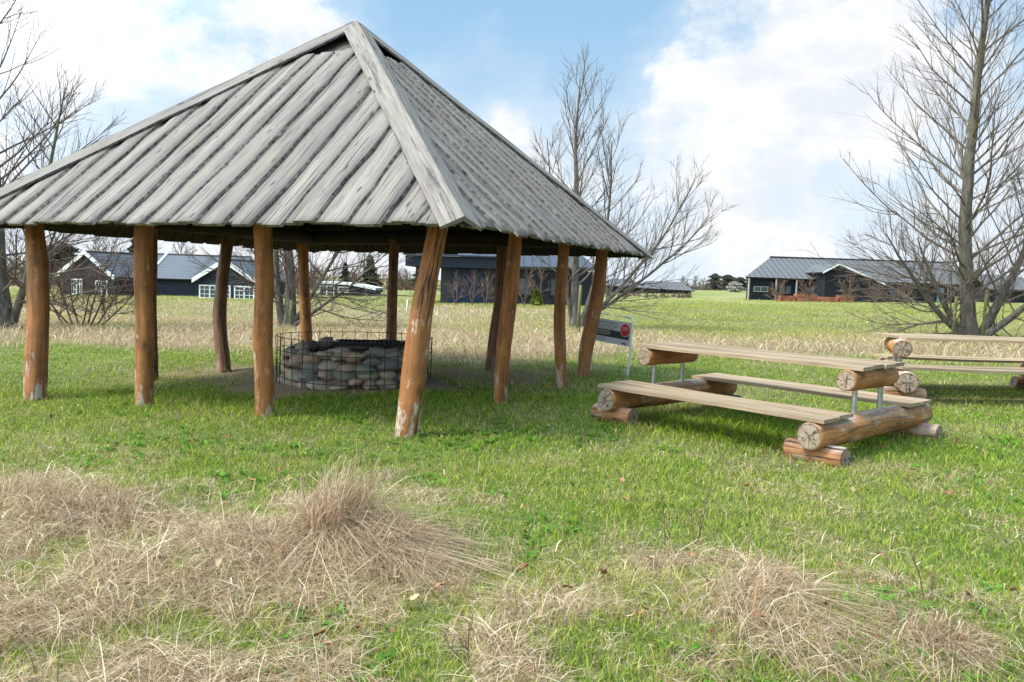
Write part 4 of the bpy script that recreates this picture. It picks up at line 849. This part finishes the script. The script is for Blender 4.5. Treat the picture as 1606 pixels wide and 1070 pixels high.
def pal(n, cols, jit=.18):
    cols = np.array(cols); i = RNG.integers(0, len(cols), n); j = RNG.integers(0, len(cols), n); t = RNG.random(n)[:, None]; c = cols[i]*(1-t)+cols[j]*t; return c*(1+jit*RNG.normal(size=(n, 1))).clip(.5, 1.6)
GREEN = [(.135, .265, .016), (.195, .33, .022), (.285, .385, .035), (.07, .15, .012), (.38, .40, .07)]
OLIVE = [(.42, .42, .09), (.52, .45, .16), (.33, .36, .06)]
STRAW = [(.60, .45, .29), (.74, .60, .42), (.44, .305, .18), (.66, .50, .35), (.26, .165, .10), (.84, .73, .55), (.52, .365, .225), (.36, .215, .12)]
GP, DP = [], []
for (y0, y1, dens, lod) in ((2.3, 4.4, 6500, 1.), (4.4, 7, 3600, 1.25), (7, 11, 1700, 1.8), (11, 18, 640, 2.7), (18, 30, 230, 4.4), (30, 60, 56, 8), (60, 84, 15, 13)):
    x, y = scatter(y0, y1, dens); s = straw_mask(x, y); d = dirt_mask(x, y); u = RNG.random(len(x)); rp = np.hypot(x-PIT[0], y-PIT[1])
    keep = (u > d*.93) & (rp > 1.22); x, y, s, d = x[keep], y[keep], s[keep], d[keep]
    isd = RNG.random(len(x)) < s*.80+.02
    # fewer but longer dry stems, many short green blades
    g = ~isd; GP.append((x[g], y[g], s[g], np.full(g.sum(), lod))); DP.append((x[isd], y[isd], s[isd], np.full(isd.sum(), lod)))
cat = lambda L: [np.concatenate(a) for a in zip(*L)]
x, y, s, lod = cat(GP); n = len(x)
lush = np.exp(-(((x-2.65)/1.5)**2+((y-8.3)/1.2)**2))*1.0+np.exp(-(np.hypot((x+2.4)/3.8, (y-12)/3.6))**4)*.35
cl = .45*fbm(x, y, 1.3, 3, 2)+.55*fbm(x, y, 6.5, 3, 4); h = (.026+.04*RNG.random(n))*(.1+1.8*cl)*(1+1.1*lush)*(1+.5*s); h *= 1+.5*(RNG.random(n) < .06); h *= 1+.9*sstep(16, 24, y)
w = (.0030+.0028*RNG.random(n))*lod**.75; yaw = RNG.random(n)*2*PI; la = RNG.random(n)*2*PI; ll = h*(.25+.7*RNG.random(n)); 
c = pal(n, GREEN, .26); ol = (RNG.random(n) < (.14+.5*s+.25*sstep(.45, .65, fbm(x, y, .6, 3, 6))-.35*lush+.45*sstep(16, 22, y)).clip(0, .95)); c[ol] = pal(int(ol.sum()), OLIVE)
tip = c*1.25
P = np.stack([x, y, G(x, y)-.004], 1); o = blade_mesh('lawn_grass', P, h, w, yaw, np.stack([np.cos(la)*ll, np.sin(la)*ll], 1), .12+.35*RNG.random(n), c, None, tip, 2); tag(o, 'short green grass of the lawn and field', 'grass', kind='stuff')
x, y, s, lod = cat(DP); n = len(x); fore = y < 7.2
flat = RNG.random(n) < np.where(fore, .74, .35); flow = fbm(x, y, .8, 3, 3)*4*PI
h = np.where(flat, .02+.08*RNG.random(n), np.where(fore, .05+.20*RNG.random(n)**2.2, .10+.22*RNG.random(n)**1.6))*(.45+.8*s); h = h*np.where((y > 7) & (y < 16), .4, 1.)*(1+.25*sstep(17, 24, y)*sstep(6, -2, x))*(1-.4*sstep(19, 26, y))
ll = np.where(flat, .05+.27*RNG.random(n)**1.4, h*(.3+.9*RNG.random(n)))*(.35+.75*s)*np.where((y > 7) & (y < 16), .5, 1.); la = np.where(flat, flow+RNG.normal(size=n)*1.15, RNG.random(n)*2*PI)
w = (.0022+.0022*RNG.random(n)+.0035*(RNG.random(n) < .12))*lod**.8; c = pal(n, STRAW, .26); P = np.stack([x, y, G(x, y)-.004+np.where(flat, .05*RNG.random(n)*s, 0)], 1)
o = blade_mesh('dry_grass', P, h, w, RNG.random(n)*2*PI, np.stack([np.cos(la)*ll, np.sin(la)*ll], 1), np.where(flat, .8, .15+.45*RNG.random(n)), c, None, None, 3); tag(o, 'matted straw coloured dead grass', 'dry grass', kind='stuff')
# broad-leaved weeds low in the grass
x, y = scatter(2.4, 9, 26); n = len(x); k = 6; xx = np.repeat(x, k)+RNG.normal(size=n*k)*.02; yy = np.repeat(y, k)+RNG.normal(size=n*k)*.02; ang = RNG.random(n*k)*2*PI; ll = .03+.05*RNG.random(n*k)
clus = np.repeat(fbm(x, y, 1.1, 3, 7) > .56, k); xx, yy, ang, ll = xx[clus], yy[clus], ang[clus], ll[clus]; m = len(xx)
o = blade_mesh('broad_weeds', np.stack([xx, yy, G(xx, yy)+.008], 1), .03+.03*RNG.random(m), .014+.014*RNG.random(m), ang+PI/2, np.stack([np.cos(ang)*ll, np.sin(ang)*ll], 1), .25+.3*RNG.random(m), pal(m, [(.12, .27, .03), (.17, .33, .05), (.10, .21, .03)]), None, None, 3); tag(o, 'low broad-leaved weeds in the lawn', 'weeds', kind='stuff')
# tussocks of long dead grass that stand out one by one
def tussock(px, py, R, H, n, lean, lb, spread=.75, upright=.3, ne=1., rot=0.):
    """several bundles, each with its own centre, height and lean; ne stretches the base along x"""
    b = on_ground(px, py); r = RNG; nb = 9; ca = r.random(nb)*2*PI; cr = R*(.25+.75*r.random(nb)); cx, cy = cr*np.cos(ca)*ne, cr*np.sin(ca); cx[0] = cy[0] = 0
    ch = .45+.5*r.random(nb); ch[0] = 1.; lx = lean[0]+r.normal(size=nb)*.38; ly = lean[1]+r.normal(size=nb)*.38; k = np.where(r.random(n) < .22, 0, r.integers(0, nb, n))
    a = r.random(n)*2*PI; q = R*.62*np.sqrt(r.random(n)); x = cx[k]+q*np.cos(a); y = cy[k]+q*np.sin(a)
    up = r.random(n) < upright; h = H*ch[k]*np.where(up, .45+.65*r.random(n), .2+.65*r.random(n)**1.4); stray = r.random(n) < .012; h = np.where(stray, H*(1.+.6*r.random(n)), h)
    dirx = np.cos(a)*.22+lx[k]*1.2+r.normal(size=n)*.55; diry = np.sin(a)*.22+ly[k]*1.2+r.normal(size=n)*.55
    L = H*spread*(.3+.9*r.random(n))*np.where(up, .42, 1.15); droop = np.where(up, .1+.55*r.random(n), .6+.45*r.random(n)); z = G(b[0]+x, b[1]+y)-.01
    o = blade_mesh('grass_tussock', np.stack([x, y, z-float(G(b[0], b[1]))], 1), h, .0022+.0024*r.random(n)+.003*(r.random(n) < .08), r.random(n)*2*PI, np.stack([dirx*L, diry*L], 1), droop, pal(n, STRAW+[(.40, .27, .17), (.50, .37, .25), (.36, .23, .15)], .26), None, None, 5, r.normal(size=(n, 2))*(.16*h)[:, None])
    o.location = (b[0], b[1], float(G(b[0], b[1]))); tag(o, lb, 'grass tussock', 'tussocks of long dead grass')
tussock(526, 850, .17, .60, 2700, (.40, -.25), 'tallest peaked tussock of dead straw in the foreground left of centre', .8, .42, 1.2)
tussock(592, 872, .22, .33, 2000, (.45, -.3), 'low sloping tussock of dead grass right of the tallest one', 1., .2)
tussock(395, 880, .30, .24, 2400, (.3, -.3), 'wide grey-brown tussock left of the tallest peaked tussock', 1.0, .15)
tussock(155, 820, .32, .28, 2600, (.25, -.2), 'brownish tussock in the foreground near the left edge', .9, .2)
tussock(30, 800, .28, .26, 1800, (.3, -.1), 'pale tussock at the left edge of the foreground', .9, .2)
tussock(1200, 945, .22, .26, 2200, (.55, -.45), 'tussock of long straw combed over to the right below the picnic table', 1.35, .08)
tussock(1480, 1010, .20, .24, 1900, (.1, -.2), 'rounded reddish straw tussock at lower right', .8, .15)
tussock(80, 960, .34, .15, 1800, (.6, -.1), 'flattened pale tussock at lower left', 1.6, .05)
# tall thin stalks in the foreground
def stalk(px, py, tops, lb, colr='redtwig', r0=.0036):
    b = on_ground(px, py); T = Tubes(); g = np.random.default_rng(int(px))
    for (tx, ty) in tops:
        p = at(tx, ty, b[1]+g.normal()*.03)-b; mid = p*.5+np.array([g.normal()*.015, 0, .01]); path = np.array([[0, 0, -.02], p*.25+(mid-p*.5)*.6, mid, p*.78, p]); T.add(path, r0*np.array([1, .9, .75, .6, .35]), 5)
        for k in range(3): q = path[2]*(1-k*.25)+path[4]*k*.25; T.add(np.array([q, q+[g.normal()*.02, 0, .03], q+[g.normal()*.04, 0, .06]]), r0*np.array([.6, .5, .3]), 4)
    o = T.build('weed_stalk', MT[colr]); o.location = tuple(b); tag(o, lb, 'weed', 'thin dead stalks standing in the grass')
stalk(1043, 868, [(1037, 765), (1052, 800)], 'dark upright weed stalk in the lawn, left one of the pair above the combed tussock'); stalk(1092, 862, [(1120, 735), (1082, 790), (1100, 800)], 'dark forked weed stalk right of the other stalk'); stalk(360, 760, [(340, 660), (366, 700)], 'pale dead stalk standing behind the wide tussock', 'twig', .002)
stalk(1452, 960, [(1425, 850), (1465, 905)], 'thin stalk above the rounded tussock at lower right'); stalk(735, 1045, [(690, 985), (742, 960), (720, 1000)], 'dark brambly stalk at the bottom edge near the middle', 'redtwig', .003)
# crumbs of dead leaves
x, y = scatter(2.4, 11, 30); keep = RNG.random(len(x)) < .25+.9*sstep(.4, .65, fbm(x, y, 1.4, 3, 5)); x, y = x[keep], y[keep]; n = len(x); a = RNG.random(n)*2*PI; sz = .008+.022*RNG.random(n)**2; tl = RNG.normal(size=n)*.5
ux = np.stack([np.cos(a), np.sin(a), tl], 1)*sz[:, None]; vx = np.stack([-np.sin(a), np.cos(a), RNG.normal(size=n)*.5], 1)*(sz*.6)[:, None]; c0 = np.stack([x, y, G(x, y)+.02+.03*RNG.random(n)], 1)
V = np.stack([c0-ux, c0+vx, c0+ux*.9, c0-vx*1.1], 1).reshape(-1, 3); o = raw_mesh('leaf_litter', V, [np.arange(4*n).reshape(-1, 4)], MT['blade'], np.repeat(pal(n, [(.24, .12, .06), (.38, .21, .11), (.16, .08, .045), (.50, .36, .22)], .2), 4, 0)); tag(o, 'small brown crumbs of dead leaves in the grass', 'litter', kind='stuff')
# fallen leaves, one by one
MT['leaf'] = material('dead_leaf', lambda N: pbr(N, N.mix(.8, N.ramp(N.n('ObjectInfo').outputs['Random'], [(0, (.20, .085, .04)), (.4, (.33, .16, .08)), (.75, (.42, .24, .13)), (1, (.52, .36, .22))]), N.ramp(N.noise(objv(N), 40, 4), [(.3, .6), (.7, 1.3)]), 'MULTIPLY'), .7))
lr_ = random.Random(77); LM = []
for k in range(5):
    mb = MB(); nx, ny = 7, 5; idx = {}
    for i in range(nx):
        t = i/(nx-1); wd = .5*math.sin(PI*min(1, t*.92+.06))**.8*(1+.2*lr_.uniform(-1, 1))
        for j in range(ny):
            s = (j/(ny-1)-.5)*2; idx[i, j] = len(mb.v); mb.v.append(((t-.5)*1.5, s*wd, .28*(abs(s)**1.5)*lr_.uniform(.6, 1.3)+.25*math.sin(t*3+k)+lr_.uniform(-.04, .04)))
    for i in range(nx-1):
        for j in range(ny-1): mb.face((idx[i, j], idx[i+1, j], idx[i+1, j+1], idx[i, j+1]), None, 0, True)
    o = mb.build('fallen_leaf', MT['leaf']); LM.append(o.data); bpy.data.objects.remove(o)
spots = [(1076, 697), (345, 915), (1072, 900), (1000, 990), (985, 1000), (1187, 1000), (1290, 990), (945, 915), (1018, 890), (860, 675), (1085, 890), (500, 1020), (512, 1028), (620, 920), (650, 955), (1490, 785), (1560, 830), (1586, 960), (395, 765), (980, 795), (975, 765), (890, 945), (1380, 885), (1530, 740), (1430, 745), (690, 940), (300, 700), (760, 660), (1170, 770), (1010, 980), (1340, 720), (820, 905), (245, 905), (560, 1000)]
for i, (px, py) in enumerate(spots):
    b = on_ground(px, py); o = bpy.data.objects.new('fallen_leaf', LM[i % 5]); col.objects.link(o); sc = lr_.uniform(.024, .046); o.scale = (sc, sc, sc); o.rotation_euler = (lr_.uniform(-.5, .5), lr_.uniform(-.5, .5), lr_.uniform(0, 6.3)); o.location = (b[0], b[1], float(G(b[0], b[1]))+.05+.02*lr_.random())
    tag(o, 'curled brown dead leaf lying in the grass', 'leaf', 'fallen leaves scattered over the grass')

# ------------------------------------------------------------------ sun, sky, camera
SUN_EL, SUN_DIR = math.radians(52), np.array([-.95, -.28]); SUN_DIR = SUN_DIR/np.linalg.norm(SUN_DIR)
sd = np.array([SUN_DIR[0]*math.cos(SUN_EL), SUN_DIR[1]*math.cos(SUN_EL), math.sin(SUN_EL)])
lamp = bpy.data.lights.new('sun', 'SUN'); lamp.energy = 2.4; lamp.angle = math.radians(11); lamp.color = (1, .95, .88); so = bpy.data.objects.new('sun', lamp); col.objects.link(so); so.rotation_euler = Vector(-sd).to_track_quat('-Z', 'Y').to_euler()
CL, SKM = 6.7, .72
world = bpy.data.worlds.new('World'); scene.world = world; world.use_nodes = True; wt = world.node_tree; wt.nodes.clear(); N = NT(wt)
sky = wt.nodes.new('ShaderNodeTexSky'); sky.sky_type = 'NISHITA'; sky.sun_disc = False; sky.sun_elevation = SUN_EL; sky.sun_rotation = math.atan2(SUN_DIR[0], SUN_DIR[1]); sky.air_density = 1.; sky.dust_density = 1.2; sky.ozone_density = 1.4
dirv = N.n('TexCoord').outputs['Generated']
warp = N.n('VectorMath', {'operation': 'ADD'}, i0=dirv, i1=N.n('VectorMath', {'operation': 'SCALE'}, i0=N.n('TexNoise', Vector=dirv, Scale=4.5, Detail=5., Roughness=.6).outputs['Color'], Scale=.20).outputs[0]).outputs[0]
nA = N.noise(N.mapv(dirv, (1, 1, 1.5), (2.3, .4, .9)), 5.2, 10, .62); nB = N.noise(N.mapv(dirv, (1, 1, 1.3), (5, 1, 3)), 17, 8, .62)
acc = None
BL = [(20, 90, 190, .30), (250, 110, 200, .42), (400, 170, 150, .34), (100, 280, 250, .3), (780, 170, 95, .46), (850, 220, 80, .25), (1010, 180, 90, .26), (700, 300, 200, .2), (1180, 110, 120, .42), (1320, 130, 210, .28), (1310, 20, 120, .3), (1480, 50, 200, .24), (1560, 190, 200, .2), (1190, 255, 60, .3), (1100, 400, 260, .12), (1500, 400, 260, .16), (300, 350, 300, .12), (600, 40, 150, -.3), (960, 60, 170, -.34), (800, 20, 140, -.2), (60, 230, 60, -.2), (1420, 150, 60, -.12), (1570, 130, 60, -.25), (1250, 330, 60, -.1), (1110, 210, 60, -.1), (205, 30, 60, -.25), (480, 75, 50, -.1), (480, 10, 60, .1)]
for px, py, r_, wgt in BL:
    c = ray(px, py); c = c/np.linalg.norm(c)+np.array([.1, .1, .1]); c = c/np.linalg.norm(c); dt = N.n('VectorMath', {'operation': 'DOT_PRODUCT'}, i0=N.n('VectorMath', {'operation': 'NORMALIZE'}, i0=warp).outputs[0], i1=tuple(c)).outputs['Value']
    mr = N.n('MapRange', {'interpolation_type': 'SMOOTHSTEP'}, i0=dt, i1=math.cos(1.6*r_/F), i2=math.cos(.35*r_/F), i3=0., i4=wgt).outputs[0]; acc = mr if acc is None else N.math('ADD', acc, mr)
acc = N.math('MINIMUM', N.math('MULTIPLY', acc, .64), .24)
dens = N.math('ADD', N.math('ADD', acc, N.math('MULTIPLY', N.math('SUBTRACT', nA, .5), 1.1)), N.math('MULTIPLY', N.math('SUBTRACT', nB, .5), .35))
cm = N.n('MapRange', {'interpolation_type': 'SMOOTHSTEP'}, i0=dens, i1=.12, i2=.34, i3=0., i4=1.).outputs[0]
veil = N.n('MapRange', {'interpolation_type': 'SMOOTHSTEP'}, i0=dens, i1=-.15, i2=.3, i3=0., i4=.4).outputs[0]
el = N.n('SeparateXYZ', Vector=dirv).outputs[2]; low = N.n('MapRange', {'interpolation_type': 'SMOOTHSTEP'}, i0=el, i1=.0, i2=.34, i3=.85, i4=0.).outputs[0]
shade = N.n('MapRange', {'interpolation_type': 'SMOOTHSTEP'}, i0=N.noise(N.mapv(dirv, (1, 1, 2.0), (1.3, 2.4, .2)), 7, 8, .62), i1=.34, i2=.6, i3=0., i4=1.).outputs[0]
cloudc = N.mix(shade, (CL*.74, CL*.785, CL*.84), (CL*.93, CL*.935, CL*.945))
skyc = N.mix(1., sky.outputs[0], (SKM*.95, SKM*1.0, SKM*1.04), 'MULTIPLY'); skyc = N.mix(.6, skyc, (CL*.40, CL*.70, CL*.97)); skyc = N.mix(low, skyc, (CL*.76, CL*.83, CL*.90)); skyc = N.mix(veil, skyc, (CL*.76, CL*.83, CL*.92))
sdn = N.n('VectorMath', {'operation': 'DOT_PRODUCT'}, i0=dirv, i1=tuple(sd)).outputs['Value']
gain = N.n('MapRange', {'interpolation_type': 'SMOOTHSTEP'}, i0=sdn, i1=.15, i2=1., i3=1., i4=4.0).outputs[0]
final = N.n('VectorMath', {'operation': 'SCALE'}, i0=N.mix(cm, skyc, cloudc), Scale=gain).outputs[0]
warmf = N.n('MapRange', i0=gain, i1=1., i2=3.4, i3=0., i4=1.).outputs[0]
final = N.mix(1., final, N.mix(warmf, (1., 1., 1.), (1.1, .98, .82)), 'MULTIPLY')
bg = N.n('Background', Color=final, Strength=.1); wo = wt.nodes.new('ShaderNodeOutputWorld'); wt.links.new(bg.outputs[0], wo.inputs[0])

cam = bpy.data.cameras.new('camera'); cam.sensor_width = 36; cam.lens = F/1606*36; cam.clip_end = 5000; cam.clip_start = .05; co = bpy.data.objects.new('camera', cam); col.objects.link(co)
Mx = Matrix(((CX[0], CU[0], -FW[0], 0), (CX[1], CU[1], -FW[1], 0), (CX[2], CU[2], -FW[2], EYE), (0, 0, 0, 1))); co.matrix_world = Mx; scene.camera = co
vs = scene.view_settings; vs.view_transform = 'Standard'; vs.look = 'None'; vs.exposure = 0.78; vs.gamma = 1; vs.use_curve_mapping = False
